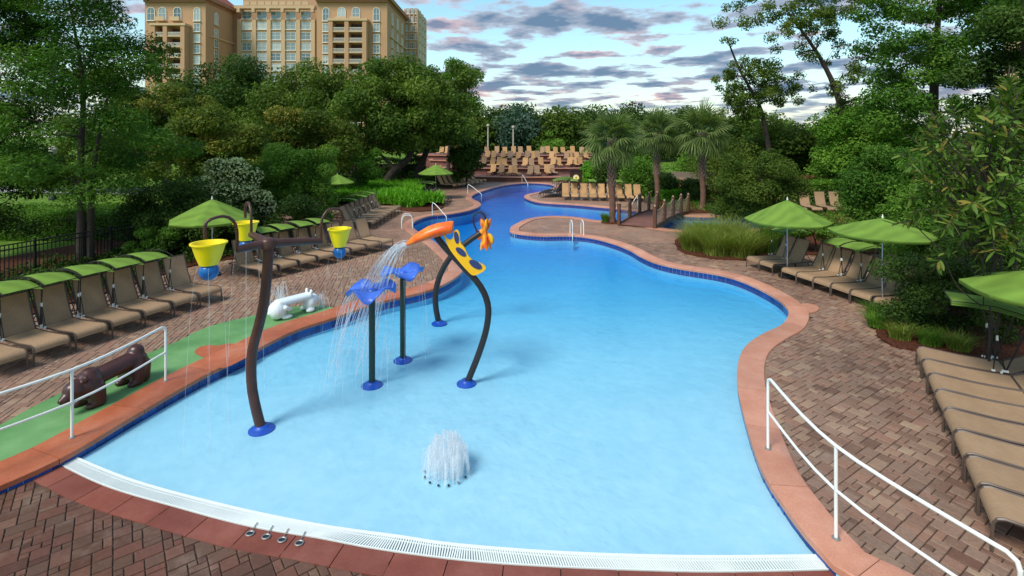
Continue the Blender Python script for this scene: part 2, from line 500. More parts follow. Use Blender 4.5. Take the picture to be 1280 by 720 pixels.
# pool finishes
t = NT('pool_plaster'); p = t.pos()
c = t.mix(0.5, t.ramp(t.noise(p, 0.5, 6.0, 0.65), [(0.3, lin(0.60, 0.80, 0.88)), (0.7, lin(0.69, 0.855, 0.915))]), t.ramp(t.noise(p, 3.2, 6.0, 0.7), [(0.3, lin(0.59, 0.79, 0.87)), (0.7, lin(0.71, 0.87, 0.925))]))  # finer mottling puts caustic-like ripple light into the plaster colour
M['pool_plaster'] = t.done(t.pbr(c, 0.7, spec=0.2))
t = NT('tile_blue'); inf = t.node('ShaderNodeObjectInfo'); p = t.pos()
k = t.math('ADD', t.math('MULTIPLY', inf.outputs['Random'], 0.5), t.math('MULTIPLY', t.noise(p, 5.0), 0.6))
M['tile_blue'] = t.done(t.pbr(t.ramp(k, [(0.2, lin(0.07, 0.17, 0.40)), (0.8, lin(0.14, 0.32, 0.62))]), 0.18))
plain('grout_blue', lin(0.10, 0.20, 0.40), 0.6, 0.1)
plain('grate_white', lin(0.90, 0.92, 0.90), 0.45, 0.04)
plain('gutter_dark', lin(0.42, 0.52, 0.52), 0.6, 0.1)
# water: clear top sheet that mirrors by Fresnel, absorbing body below it
t = NT('pool_water'); p = t.pos()
w = t.noise(t.mapping(p, (1.0, 1.0, 1)), 3.0, 4.0, 0.6)
w2 = t.noise(t.mapping(p, (1.0, 0.7, 1), (0, 0, R(25))), 9.0, 3.0, 0.6)
calm = t.ramp(t.noise(p, 0.22, 2.0), [(0.35, grey(0.5)), (0.65, grey(1.0))])
h = t.math('MULTIPLY', t.math('ADD', t.math('MULTIPLY', w, 0.75), t.math('MULTIPLY', w2, 0.35)), calm)
sy_ = t.node('ShaderNodeSeparateXYZ'); t.put(sy_.inputs[0], p)
live = t.node('ShaderNodeMapRange'); live.inputs['From Min'].default_value = 7.0; live.inputs['From Max'].default_value = 15.0; live.inputs['To Min'].default_value = 0.42; live.inputs['To Max'].default_value = 1.0; t.put(live.inputs['Value'], sy_.outputs[1])   # the shallow end is calmer than the deep water
nb = t.bump(t.math('MULTIPLY', h, live.outputs[0]), 0.55, 0.10)
fr = t.node('ShaderNodeFresnel'); fr.inputs['IOR'].default_value = 1.33; t.put(fr.inputs['Normal'], nb)
gl = t.node('ShaderNodeBsdfGlossy'); gl.inputs['Roughness'].default_value = 0.06; t.put(gl.inputs['Normal'], nb)
rf = t.node('ShaderNodeBsdfTransparent')
mx = t.node('ShaderNodeMixShader'); t.put(mx.inputs[0], t.math('MULTIPLY', fr.outputs[0], 0.70))
t.t.links.new(rf.outputs[0], mx.inputs[1]); t.t.links.new(gl.outputs[0], mx.inputs[2])
va = t.node('ShaderNodeVolumeAbsorption'); va.inputs['Color'].default_value = (0.16, 0.79, 0.955, 1); va.inputs['Density'].default_value = 1.25
M['pool_water'] = t.done(mx.outputs[0], va.outputs[0])
# falling water: white, mostly see-through
t = NT('spray'); 
d = t.node('ShaderNodeBsdfDiffuse'); d.inputs['Color'].default_value = (0.9, 0.93, 0.95, 1)
tr2 = t.node('ShaderNodeBsdfTranslucent'); tr2.inputs['Color'].default_value = (0.9, 0.93, 0.95, 1)
g = t.node('ShaderNodeBsdfTransparent')
m1 = t.node('ShaderNodeMixShader'); m1.inputs[0].default_value = 0.5
t.t.links.new(d.outputs[0], m1.inputs[1]); t.t.links.new(tr2.outputs[0], m1.inputs[2])
m2 = t.node('ShaderNodeMixShader'); t.put(m2.inputs[0], t.ramp(t.noise(t.mapping(t.pos(), (14, 14, 3)), 1.0, 3.0), [(0.3, grey(0.06)), (0.7, grey(0.48))]))
t.t.links.new(g.outputs[0], m2.inputs[1]); t.t.links.new(m1.outputs[0], m2.inputs[2])
M['spray'] = t.done(m2.outputs[0])
t = NT('spray_soft')
d = t.node('ShaderNodeBsdfDiffuse'); d.inputs['Color'].default_value = (0.92, 0.94, 0.96, 1)
tr2 = t.node('ShaderNodeBsdfTranslucent'); tr2.inputs['Color'].default_value = (0.92, 0.94, 0.96, 1)
g = t.node('ShaderNodeBsdfTransparent')
m1 = t.node('ShaderNodeMixShader'); m1.inputs[0].default_value = 0.5
t.t.links.new(d.outputs[0], m1.inputs[1]); t.t.links.new(tr2.outputs[0], m1.inputs[2])
m2 = t.node('ShaderNodeMixShader'); t.put(m2.inputs[0], t.ramp(t.noise(t.mapping(t.pos(), (20, 20, 4)), 1.0, 3.0), [(0.35, grey(0.03)), (0.7, grey(0.34))]))
t.t.links.new(g.outputs[0], m2.inputs[1]); t.t.links.new(m1.outputs[0], m2.inputs[2])
M['spray_soft'] = t.done(m2.outputs[0])
# ground
t = NT('lawn'); p = t.pos()
c = t.ramp(t.noise(p, 1.4, 6.0, 0.65), [(0.3, lin(0.26, 0.36, 0.12)), (0.55, lin(0.38, 0.50, 0.17)), (0.75, lin(0.50, 0.58, 0.26))])
M['lawn'] = t.done(t.pbr(c, 0.9, t.bump(t.noise(p, 30.0), 0.8, 0.03), spec=0.1))
t = NT('mulch'); p = t.pos()
c = t.ramp(t.noise(t.mapping(p, (1, 1, 1)), 18.0, 6.0, 0.75), [(0.3, lin(0.17, 0.10, 0.075)), (0.5, lin(0.34, 0.20, 0.14)), (0.72, lin(0.50, 0.31, 0.22))])
M['mulch'] = t.done(t.pbr(c, 0.95, t.bump(t.noise(p, 40.0, 5.0), 1.0, 0.03), spec=0.1))
plain('terrace_brick', lin(0.47, 0.315, 0.275), 0.85, 0.25, 2.0, 0.4, 12.0, objc=False)
# foliage: hue from each leaf's own tint
def foliage(name, stops, gloss=0.62, trans=0.30):
    t = NT(name)
    a = t.node('ShaderNodeAttribute', attribute_name='tint')
    inf = t.node('ShaderNodeObjectInfo')
    c = t.ramp(a.outputs['Fac'], stops)
    c = t.mix(1.0, c, t.ramp(inf.outputs['Random'], [(0.0, grey(0.88)), (1.0, grey(1.12))]), 'MULTIPLY')
    b = t.pbr(c, gloss, spec=0.16)
    tr = t.node('ShaderNodeBsdfTranslucent'); t.put(tr.inputs['Color'], t.mix(1.0, c, (1.3, 1.5, 0.7, 1), 'MULTIPLY'))
    mx = t.node('ShaderNodeMixShader'); mx.inputs[0].default_value = trans
    t.t.links.new(b, mx.inputs[1]); t.t.links.new(tr.outputs[0], mx.inputs[2])
    M[name] = t.done(mx.outputs[0])
foliage('leaf_cypress', [(0.0, lin(0.13, 0.27, 0.08)), (0.5, lin(0.25, 0.40, 0.12)), (1.0, lin(0.40, 0.53, 0.19))])
foliage('leaf_oak', [(0.0, lin(0.17, 0.25, 0.09)), (0.5, lin(0.29, 0.39, 0.13)), (1.0, lin(0.45, 0.51, 0.20))])
foliage('leaf_dark', [(0.0, lin(0.11, 0.20, 0.07)), (0.5, lin(0.20, 0.30, 0.11)), (1.0, lin(0.33, 0.42, 0.17))])
foliage('leaf_bright', [(0.0, lin(0.19, 0.34, 0.09)), (0.5, lin(0.32, 0.48, 0.14)), (1.0, lin(0.47, 0.60, 0.23))])
foliage('leaf_lime', [(0.0, lin(0.24, 0.46, 0.08)), (0.5, lin(0.38, 0.62, 0.14)), (1.0, lin(0.52, 0.72, 0.22))])
foliage('leaf_yellow', [(0.0, lin(0.22, 0.28, 0.08)), (0.5, lin(0.30, 0.38, 0.12)), (0.8, lin(0.42, 0.45, 0.16)), (1.0, lin(0.66, 0.58, 0.26))])
foliage('leaf_blue', [(0.0, lin(0.15, 0.24, 0.20)), (0.5, lin(0.24, 0.34, 0.28)), (1.0, lin(0.36, 0.45, 0.38))])
foliage('leaf_palm', [(0.0, lin(0.17, 0.24, 0.11)), (0.5, lin(0.36, 0.44, 0.22)), (1.0, lin(0.62, 0.66, 0.42))], 0.5)
foliage('leaf_grass', [(0.0, lin(0.24, 0.34, 0.10)), (0.5, lin(0.43, 0.51, 0.18)), (1.0, lin(0.64, 0.63, 0.33))], 0.6)
foliage('leaf_shrub', [(0.0, lin(0.15, 0.26, 0.08)), (0.5, lin(0.33, 0.45, 0.17)), (0.85, lin(0.54, 0.61, 0.29)), (1.0, lin(0.60, 0.40, 0.20))], 0.45)
foliage('petal_white', [(0.0, lin(0.70, 0.72, 0.44)), (1.0, lin(0.92, 0.91, 0.70))], 0.6, 0.2)
# hotel
plain('stucco', lin(0.72, 0.57, 0.425), 0.9, 0.06, 0.12, objc=False)
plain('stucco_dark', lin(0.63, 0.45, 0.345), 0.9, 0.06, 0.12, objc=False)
plain('stucco_pale', lin(0.77, 0.66, 0.51), 0.9, 0.05, 0.12, objc=False)
plain('window_frame', lin(0.88, 0.86, 0.80), 0.6, 0.04)
t = NT('window_glass'); inf = t.node('ShaderNodeObjectInfo')
c = t.ramp(inf.outputs['Random'], [(0.0, lin(0.32, 0.40, 0.42)), (0.5, lin(0.55, 0.62, 0.62)), (1.0, lin(0.76, 0.79, 0.76))])
M['window_glass'] = t.done(t.pbr(c, 0.08, spec=0.8))
plain('recess_dark', lin(0.30, 0.22, 0.20), 0.7, 0.15)
plain('roof_red', lin(0.62, 0.34, 0.27), 0.8, 0.1)
# ================================================================== THE SETTING
WATER_Z = -0.10
def pxline(pts, z=0.0): return [G(x, y, z) for x, y in pts]
side_l = pxline([(73,575),(164,522),(249,473),(307,444),(367,414),(419,397),(475,378),(530,365),(556,355),(572,345),(578,338),(575,330),(560,316),(542,302),(524,291),(515,283),(520,276),(537,270),(565,267),(587,263),(600,257.5),(599,253),(591,249),(590,245),(600,240),(620,234),(638,230.5)])
far_end = pxline([(660,228.7),(680,229.5),(692,232),(690,236),(675,240),(660,243),(655.5,245.7),(660,249),(676,253),(720,256),(753,259),(780,261.5)])
channel = [Vector(p) for p in ((7.9,31.1,0),(10.2,29.3,0),(12.2,29.0,0),(13.8,28.0,0),(13.9,26.4,0),(12.6,25.5,0),(10.2,24.9,0),(8.2,25.0,0),(7.0,26.0,0))]
side_r = pxline([(775,277.5),(744,275.5),(718,271.5),(687,270.5),(660,274),(642,282),(638,287),(642,291),(675,294.5),(715,294.5),(744,298),(771,305.5),(789,313),(801,320),(820,328),(850,335),(900,343),(933,353),(967,370),(983,383),(987,393),(978,407),(957,417),(937,430),(926,447),(923,479),(935,533),(954,588),(978,627),(1009,669),(1044,708)])
ext_l = [Vector((-9.0, 2.6, 0)), Vector((-7.75, 5.0, 0)), Vector((-6.95, 6.35, 0))]
ext_r = [Vector((3.95, 4.92, 0)), Vector((4.6, 4.1, 0)), Vector((5.9, 2.6, 0))]
ctrl = ext_l + side_l + far_end + channel + side_r + ext_r
rim = crom(ctrl, 0.22)                       # pool edge, clockwise seen from above
rim = [p for i, p in enumerate(rim) if i == 0 or (p - rim[i - 1]).length > 0.04]
NR = len(rim)
nrm = []
for i in range(NR):
    a, b = rim[max(i - 2, 0)], rim[min(i + 2, NR - 1)]
    d = (b - a); d.z = 0; d.normalize()
    nrm.append(Vector((-d.y, d.x, 0)))       # points out of the pool
arc = [0.0]
for i in range(1, NR): arc.append(arc[-1] + (rim[i] - rim[i - 1]).length)
iL = min(range(NR), key=lambda i: (rim[i] - side_l[0]).length)
iR = min(range(NR), key=lambda i: (rim[i] - side_r[-1]).length)
iFar = min(range(NR), key=lambda i: (rim[i] - far_end[0]).length)
def cop_w(i):
    y = rim[i].y
    if i < iFar:
        t = min(1, max(0, (y - 11.5) / 7.0)); return 0.66 * (1 - t) + 0.46 * t
    return 0.46 if y < 12 else 0.44
def off(i, d): return rim[i] + nrm[i] * d

# the ground to the horizon, with the paved deck let into it
deck_outer = [(-16,1),(-14.2,8),(-12.6,12),(-11.9,15.5),(-11.5,18.5),(-11.2,21),(-14.4,23),(-14.8,34),(-14.5,74),(18,74),(19,30),(17,20),(15.5,14),(14.5,8),(13.5,1)]
big = 2500.0
b = MB(); b.sheet([[(-big,-400),(big,-400),(big,big),(-big,big)], deck_outer], -0.03)
tag(b.build('ground', M['lawn']), kind='structure')
hole = [off(i, cop_w(i) * 0.5) for i in range(NR)]
b = MB(); b.sheet([deck_outer, [(p.x, p.y) for p in hole]], -0.014)
# far paving as a brick pattern, near paving is laid stone by stone over this bed
t = NT('deck_bed'); p_ = t.pos(); sx = t.node('ShaderNodeSeparateXYZ'); t.put(sx.inputs[0], p_)
nearz = t.math('MULTIPLY', t.math('LESS_THAN', sx.outputs[1], 22.0), t.math('LESS_THAN', t.math('ABSOLUTE', sx.outputs[0]), t.math('ADD', t.math('MULTIPLY', sx.outputs[1], 1.15), 1.0)))
def graft(src):
    """copy the node tree of a material into t and return its surface socket"""
    mp = {}
    for n in src.node_tree.nodes:
        if n.type == 'OUTPUT_MATERIAL': continue
        x = t.n.new(n.bl_idname); mp[n] = x
        for a in ('operation', 'data_type', 'blend_type', 'attribute_name'):
            if hasattr(n, a):
                try: setattr(x, a, getattr(n, a))
                except Exception: pass
        if n.type == 'VALTORGB':
            e = x.color_ramp.elements
            while len(e) < len(n.color_ramp.elements): e.new(0.5)
            for k, q in enumerate(n.color_ramp.elements): e[k].position = q.position; e[k].color = q.color
        for i, s in enumerate(n.inputs):
            if hasattr(s, 'default_value'):
                try: x.inputs[i].default_value = s.default_value
                except Exception: pass
    outs = None
    for l in src.node_tree.links:
        fi = list(l.from_node.outputs).index(l.from_socket)
        if l.to_node.type == 'OUTPUT_MATERIAL': outs = mp[l.from_node].outputs[fi]; continue
        t.t.links.new(mp[l.from_node].outputs[fi], mp[l.to_node].inputs[list(l.to_node.inputs).index(l.to_socket)])
    return outs
mxs = t.node('ShaderNodeMixShader'); t.put(mxs.inputs[0], nearz)
t.t.links.new(graft(M['deck_brick']), mxs.inputs[1]); t.t.links.new(graft(M['joint_sand']), mxs.inputs[2])
M['deck_bed'] = t.done(mxs.outputs[0])
deck = tag(b.build('deck', M['deck_bed']), kind='structure')

# lower apron in front of the beach entry
grate_in = crom([G(x, y, WATER_Z) for x, y in ((60,556),(91,569),(169,600),(284,631),(400,655),(500,669),(569,679),(700,689),(860,694),(1025,693),(1060,692))], 0.2)
grate_out = crom([G(x, y, WATER_Z) for x, y in ((40,562),(71,578),(133,607),(213,631),(311,657),(400,672),(456,683),(531,694),(603,702),(700,708),(800,712),(900,714),(1044,711),(1080,709))], 0.2)
front_edge = grate_out
apron_loop = [(p.x, p.y) for p in grate_out] + [(7.5, 3.5), (7.5, 1.0), (-11, 1.0), (-9.5, 3.5)]
b = MB(); b.sheet([apron_loop], WATER_Z - 0.016)
apron = tag(b.build('apron', M['joint_sand']), kind='structure')

# pool shell
def depth(y):
    ks = ((0, .024), (6.6, .024), (9, .07), (12, .16), (16, .34), (21, .53), (28, .68), (60, .75))
    for (a, d0), (c, d1) in zip(ks, ks[1:]):
        if y <= c: return d0 + (d1 - d0) * (y - a) / (c - a)
    return 0.75
b = MB(); ys = [3 + 0.5 * k for k in range(100)]; xs = (-13, 16)
vs = [(x, y, WATER_Z - depth(y)) for y in ys for x in xs]
b.add(vs, [(2 * k, 2 * k + 1, 2 * k + 3, 2 * k + 2) for k in range(len(ys) - 1)])
tag(b.build('pool_floor', M['pool_plaster']), kind='structure')
b = MB(); vs = []
for i in range(NR): vs += [tuple(rim[i] + Vector((0, 0, -0.045))), tuple(rim[i] + Vector((0, 0, -1.9)))]
b.add(vs, [(2 * i, 2 * i + 2, 2 * i + 3, 2 * i + 1) for i in range(NR - 1)])
wall = tag(b.build('pool_wall', M['pool_plaster']), kind='structure')
wpoly = [(off(i, 0.06).x, off(i, 0.06).y) for i in range(iL, iR + 1)] + [(p.x, p.y) for p in grate_in[::-1]]
b = MB(); b.prism(wpoly, -2.4, WATER_Z)
tag(b.build('pool_water', M['pool_water']), kind='structure')

# waterline tiles: single tiles along the near edges, one joined band beyond
tile_me = MB().box((0, 0, 0), (0.142, 0.012, 0.19)).mesh('tile', M['tile_blue'])
rest = MB(); ntile = 0; s = 0.0; i = 0
while s < arc[-1]:
    while i < NR - 2 and arc[i + 1] < s: i += 1
    u = (s - arc[i]) / max(1e-6, arc[i + 1] - arc[i])
    p = rim[i].lerp(rim[i + 1], u) - nrm[i] * 0.005
    ang = math.atan2(nrm[i].y, nrm[i].x) - math.pi / 2
    p = Vector((p.x, p.y, -0.145))
    near = (p.y < 15.5) and ntile < 200
    if i < iL - 3 or i > iR + 3: near = False
    if near:
        o = bpy.data.objects.new('tile', tile_me); col.objects.link(o); o.parent = wall; o.location = p; o.rotation_euler = (0, 0, ang); ntile += 1
    else:
        rest.box(p, (0.142, 0.012, 0.19), ang)
    s += 0.152
tag(rest.build('tile_band', M['tile_blue'], wall), kind='stuff')

# coping in cast slabs
cop = MB(); vs = []
for i in range(NR): vs += [tuple(off(i, 0.02) + Vector((0, 0, -0.03))), tuple(off(i, cop_w(i) - 0.02) + Vector((0, 0, -0.03))), tuple(off(i, cop_w(i) - 0.02) + Vector((0, 0, 0.012))), tuple(off(i, 0.02) + Vector((0, 0, 0.012)))]
fs = []
for i in range(NR - 1):
    for k in range(4): fs.append((4 * i + k, 4 * i + 4 + k, 4 * i + 4 + (k + 1) % 4, 4 * i + (k + 1) % 4))
cop.add(vs, fs)
coping = tag(cop.build('pool_coping', M['joint_sand']), kind='structure')
i = 0
while i < NR - 1:
    L = 1.25 if rim[i].y < 20 else 1.9
    j = i + 1
    while j < NR - 1 and arc[j] - arc[i] < L: j += 1
    if NR - 1 - j < 3: j = NR - 1
    vs, fs = [], []
    for k in range(i, j + 1):
        w = cop_w(k); g = 0.0
        P0 = rim[k]
        if k == i and i > 0: P0 = rim[k].lerp(rim[k + 1], 0.02)
        if k == j and j < NR - 1: P0 = rim[k].lerp(rim[k - 1], 0.02)
        for d, z in ((-0.022, -0.052), (-0.022, 0.016), (-0.006, 0.030), (w - 0.012, 0.030), (w, 0.018), (w, -0.04)):
            vs.append(P0 + nrm[k] * d + Vector((0, 0, z)))
    n = j - i + 1
    for k in range(n - 1):
        for q in range(5): fs.append((k * 6 + q, k * 6 + q + 1, (k + 1) * 6 + q + 1, (k + 1) * 6 + q))
        fs.append((k * 6 + 5, k * 6, (k + 1) * 6, (k + 1) * 6 + 5))
    fs.append(tuple(range(6))); fs.append(tuple((n - 1) * 6 + q for q in range(5, -1, -1)))
    # the slabs beside the play strip are a stronger orange
    mm = M['coping_orange'] if j < iFar and rim[i].y < 15.5 else M['coping_pink']
    MB().add(vs, fs).build('coping_slab', mm, coping, smooth=True)
    i = j

# overflow gutter: white frame with close slats
gut = MB()
n = 150
def along(L, t):
    x = t * (len(L) - 1); k = min(int(x), len(L) - 2); return L[k].lerp(L[k + 1], x - k)
gi = [along(grate_in, k / n) for k in range(n + 1)]; go = [along(grate_out, k / n) for k in range(n + 1)]
# match stations by length fraction so that slats run across the gutter
def ribbon(mb, A, B, z0, z1):
    vs = []; N = len(A)
    for a, c in zip(A, B): vs += [(a.x, a.y, z1), (c.x, c.y, z1), (c.x, c.y, z0), (a.x, a.y, z0)]
    fs = [(4 * k + q, 4 * k + (q + 1) % 4, 4 * k + 4 + (q + 1) % 4, 4 * k + 4 + q) for k in range(N - 1) for q in range(4)]
    mb.add(vs, fs)
bed_ = MB(); ribbon(bed_, gi, go, WATER_Z - 0.05, WATER_Z - 0.013)
gutter = tag(bed_.build('gutter', M['gutter_dark']), kind='structure')
fr_ = MB()
inn = [a.lerp(c, 0.16) for a, c in zip(gi, go)]; inn2 = [a.lerp(c, 0.0) for a, c in zip(gi, go)]
o1 = [a.lerp(c, 0.97) for a, c in zip(gi, go)]; o2 = [a.lerp(c, 1.03) for a, c in zip(gi, go)]
m1 = [a.lerp(c, 0.30) for a, c in zip(gi, go)]; m2 = [a.lerp(c, 0.335) for a, c in zip(gi, go)]
ribbon(fr_, inn2, inn, WATER_Z - 0.02, WATER_Z + 0.004); ribbon(fr_, o1, o2, WATER_Z - 0.03, WATER_Z + 0.005); ribbon(fr_, m1, m2, WATER_Z - 0.02, WATER_Z + 0.0015)
fr_.build('frame', M['grate_white'], gutter)
sl_ = MB(); tot = sum((go[k + 1] - go[k]).length for k in range(n)); ns = int(tot / 0.030)
for k in range(ns):
    tt = (k + 0.5) / ns
    a, c = along(gi, tt), along(go, tt)
    sl_.bar(a.lerp(c, 0.12) + Vector((0, 0, -0.004)), a.lerp(c, 0.99) + Vector((0, 0, -0.004)), 0.017, 0.012)
tag(sl_.build('slat_run', M['grate_white'], gutter), kind='stuff')

# terracotta edging slabs in front of the gutter
ap_w = 0.34; dist = 0.0; k0 = 0
gl_ = grate_out
ga = [0.0]
for k in range(1, len(gl_)): ga.append(ga[-1] + (gl_[k] - gl_[k - 1]).length)
def gpt(s):
    s = max(0, min(ga[-1], s)); k = 0
    while k < len(ga) - 2 and ga[k + 1] < s: k += 1
    u = (s - ga[k]) / (ga[k + 1] - ga[k]); p = gl_[k].lerp(gl_[k + 1], u)
    a, c = gl_[max(0, k - 2)], gl_[min(len(gl_) - 1, k + 3)]; d = (c - a).normalized()
    return p, Vector((d.y, -d.x, 0))
s = 0.0
while s < ga[-1] - 0.3:
    L = 0.62; vs, fs = [], []
    for q in range(4):
        p, nn = gpt(s + (L - 0.012) * q / 3)
        for dd, z in ((0.022, -0.02), (0.022, 0.003), (ap_w, 0.003), (ap_w, -0.02)): vs.append(p + nn * dd + Vector((0, 0, z)))
    for q in range(3):
        for e in range(3): fs.append((q * 4 + e + 1, q * 4 + e, q * 4 + 4 + e, q * 4 + 5 + e))
    fs += [(0, 1, 2, 3), (15, 14, 13, 12)]
    MB().add(vs, fs).build('edging_slab', M['apron_red'], apron)
    s += L

# ------------------------------------------------------------------ planting beds and play strip (each a low mound or sheet on the deck)
beds = {
 'right_near': [(9.3,13.3),(8.85,12.5),(8.35,11.7),(8.30,11.15),(8.7,10.85),(9.8,10.45),(14.4,8.2),(15.4,13),(12.2,14.6)],
 'grass': [(7.45,22.9),(6.85,21.3),(6.75,20.0),(7.5,19.15),(8.6,18.9),(9.6,19.3),(11.2,19.7),(16.5,20.6),(17.5,24.6),(13.2,24.3),(9.6,23.9)],
 'left_shrub': [(-13.6,9.2),(-12.6,12),(-11.8,15.3),(-11.2,18.2),(-9.9,19.6),(-8.9,21.8),(-9.6,23.2),(-14.0,23.6),(-17,25),(-20,14),(-17,8)],
 'fern': [(-7.7,33.4),(-6.9,31.7),(-5.5,31.1),(-4.5,32.3),(-4.7,34.6),(-6.4,37),(-9,46),(-17,47),(-17,35),(-10.2,34.0)],
 'palm_island': crom([(4.75,27.05,0),(5.35,26.75,0),(6.0,27.0,0),(5.75,27.65,0),(5.0,27.75,0)], 0.2, True),
 'right_back': [(9.0,30.6),(13,30.4),(14.8,28),(15.6,25.2),(19,24),(22,50),(9.5,50),(8.6,38),(9.6,34)],
}
bed_names = {'right_near': 'shrub_bed', 'grass': 'grass_bed', 'left_shrub': 'tree_bed', 'fern': 'fern_bed', 'palm_island': 'palm_bed', 'right_back': 'back_bed'}
for k, poly in beds.items():
    poly = [(p[0], p[1]) for p in poly]
    if k != 'palm_island': poly = [(p.x, p.y) for p in crom([(x, y, 0) for x, y in poly], 0.5, True)]
    beds[k] = poly
    b = MB(); b.prism(poly, -0.1, 0.045)
    tag(b.build(bed_names[k], M['mulch']), kind='structure')
def mound(name, poly, rise, mat):  pass
iA = [i for i in range(NR) if i < iFar and rim[i].y < 15.2]
green_in = [off(i, cop_w(i) - 0.03) for i in iA]
up = crom([G(x, y) for x, y in ((418,385.5),(403,382),(365,384),(321,394),(260,409),(220,428),(150,456),(90,485),(40,510),(0,532),(-60,566),(-150,625))], 0.3)
gp = [(p.x, p.y) for p in green_in] + [(p.x, p.y) for p in up]
b = MB(); b.sheet([gp], 0.0125)
play = tag(b.build('play_strip', M['play_green']), kind='structure')
blob = crom([G(x, y) for x, y in ((243,441),(250,434),(262,432),(272,433),(285,430),(300,432),(312,437),(318,441),(300,452),(280,461),(268,458),(262,449),(252,447))], 0.12, True)
b = MB(); b.sheet([[(p.x, p.y) for p in blob]], 0.0165)
tag(b.build('paint_patch', M['play_rust'], play))
# skimmer plate notch beside the right coping
c0 = G(1016, 386)

# ------------------------------------------------------------------ pavers, laid stone by stone where they can be told apart
lid = crom([G(x, y) for x, y in ((1003,380),(1018,382),(1024,386),(1018,391),(1004,391))], 0.1, True)
b = MB(); b.prism([(p.x, p.y) for p in lid], -0.02, 0.022)
b.build('skimmer_surround', M['coping_pink'], coping)
outer_cop = [(off(i, cop_w(i) - 0.05).x, off(i, cop_w(i) - 0.05).y) for i in range(NR)]
oc = np.array(outer_cop)
def in_poly_np(x, y, poly):
    px, py = poly[:, 0], poly[:, 1]; qx, qy = np.roll(px, -1), np.roll(py, -1)
    c = ((py > y) != (qy > y)) & (x < (qx - px) * (y - py) / (qy - py + 1e-12) + px)
    return bool(c.sum() & 1)
bed_np = [np.array(v) for v in beds.values()]
gp_np = np.array(gp); do_np = np.array(deck_outer)
apn = np.array([(p.x, p.y) for p in [gpt(ga[-1] * k / 60)[0] + gpt(ga[-1] * k / 60)[1] * (ap_w - 0.06) for k in range(61)]] + [(7.5, 3.5), (7.5, 1.0), (-11, 1.0), (-9.5, 3.5)])
rng = random.Random(3)
def pack(x0, x1, y0, y1, cell, rot, ok):
    """random ashlar packing on a cell grid turned by rot; yields centre, size"""
    ca, sa = math.cos(rot), math.sin(rot)
    cs = [(x, y) for x in (x0, x1) for y in (y0, y1)]
    us = [x * ca + y * sa for x, y in cs]; ws = [-x * sa + y * ca for x, y in cs]
    nu, nw = int((max(us) - min(us)) / cell) + 1, int((max(ws) - min(ws)) / cell) + 1
    used = np.zeros((nu + 4, nw + 4), bool)
    out = []
    for iw in range(nw):
        for iu in range(nu):
            if used[iu, iw]: continue
            opts = [(2, 2), (2, 1), (1, 2), (3, 2), (2, 2), (1, 1), (2, 3)]
            rng.shuffle(opts)
            for a, c in opts + [(1, 1)]:
                if not used[iu:iu + a, iw:iw + c].any(): break
            used[iu:iu + a, iw:iw + c] = True
            u = min(us) + (iu + a / 2) * cell; w = min(ws) + (iw + c / 2) * cell
            x, y = u * ca - w * sa, u * sa + w * ca
            if x < x0 or x > x1 or y < y0 or y > y1 or abs(x) > 1.15 * y + 1.0: continue
            if ok(x, y): out.append((x, y, a * cell, c * cell))
    return out
def ok_deck(x, y):
    if y > 22 or in_poly_np(x, y, oc) or not in_poly_np(x, y, do_np): return False
    if in_poly_np(x, y, gp_np): return False
    return not any(in_poly_np(x, y, q) for q in bed_np)
def ok_apron(x, y): return in_poly_np(x, y, apn) and in_poly_np(x, y, oc)
CELL = 0.092
stones = [(x, y, a, c, 0.0, R(33), 0.0) for x, y, a, c in pack(2.0, 15.0, 3.5, 22, CELL, R(33), ok_deck)]
stones += [(x, y, a, c, 0.0, R(12), 0.0) for x, y, a, c in pack(-15.0, -1.0, 6.0, 22, CELL, R(12), ok_deck)]
stones += [(x, y, a, c, WATER_Z, R(38), 1.0) for x, y, a, c in pack(-8.6, 4.5, 4.0, 8.2, CELL, R(38), ok_apron)]
def paver_geo(a, c):
    g, ch, h = 0.0045, 0.006, 0.05
    x, y = a / 2 - g, c / 2 - g
    vs = []
    for dx, z in ((0, -h), (0, -ch), (ch, 0)):
        vs += [(-x + dx, -y + dx, z), (x - dx, -y + dx, z), (x - dx, y - dx, z), (-x + dx, y - dx, z)]
    fs = [(8, 9, 10, 11)]
    for k in range(4):
        k2 = (k + 1) % 4
        fs += [(k, k2, k2 + 4, k + 4), (k + 4, k2 + 4, k2 + 8, k + 8)]
    return vs, fs
def seen(st):
    p = Vector((st[0], st[1], st[4])); s = (EYE - p.z) / F
    py = HOR + (EYE - p.z) * F / p.y; px = 640 + p.x * F / p.y
    return st[2] * st[3] / p.y ** 3 if (-5 < px < 1285 and py < 725) else 0.0
stones.sort(key=lambda s_: -seen(s_))
single, joined = stones[:300], stones[300:]
cache = {}
def set_tint(me, val):
    at_ = me.attributes.new('tint', 'FLOAT', 'POINT')
    at_.data.foreach_set('value', val if not isinstance(val, float) else [val] * len(me.vertices))
def tintval(front, x=1.0, y=0.0):
    v = rng.betavariate(3.0, 3.0)
    if x < 0 and not front: v = 0.34 + 0.66 * v if y > 10.5 else v     # drier, paler stones beyond the splash zone
    return v if front else 0.16 + 0.84 * v
for x, y, a, c, z, rot, front in single:
    q = round(tintval(front, x, y) * 11) / 11
    key = (round(a / CELL), round(c / CELL), q, front)
    if key not in cache:
        vs, fs = paver_geo(a, c); mb = MB().add(vs, fs); cache[key] = mb.mesh('paver', M['paver_wet' if front else 'paver']); set_tint(cache[key], q)
    o = bpy.data.objects.new('paver', cache[key]); col.objects.link(o)
    o.parent = apron if front else deck
    o.location = (x, y, z + rng.uniform(-.0015, .0015)); o.rotation_euler = (rng.uniform(-.008, .008), rng.uniform(-.008, .008), rot + rng.uniform(-.022, .022)); o.scale = (rng.uniform(0.955, 1.0), rng.uniform(0.955, 1.0), 1.0)
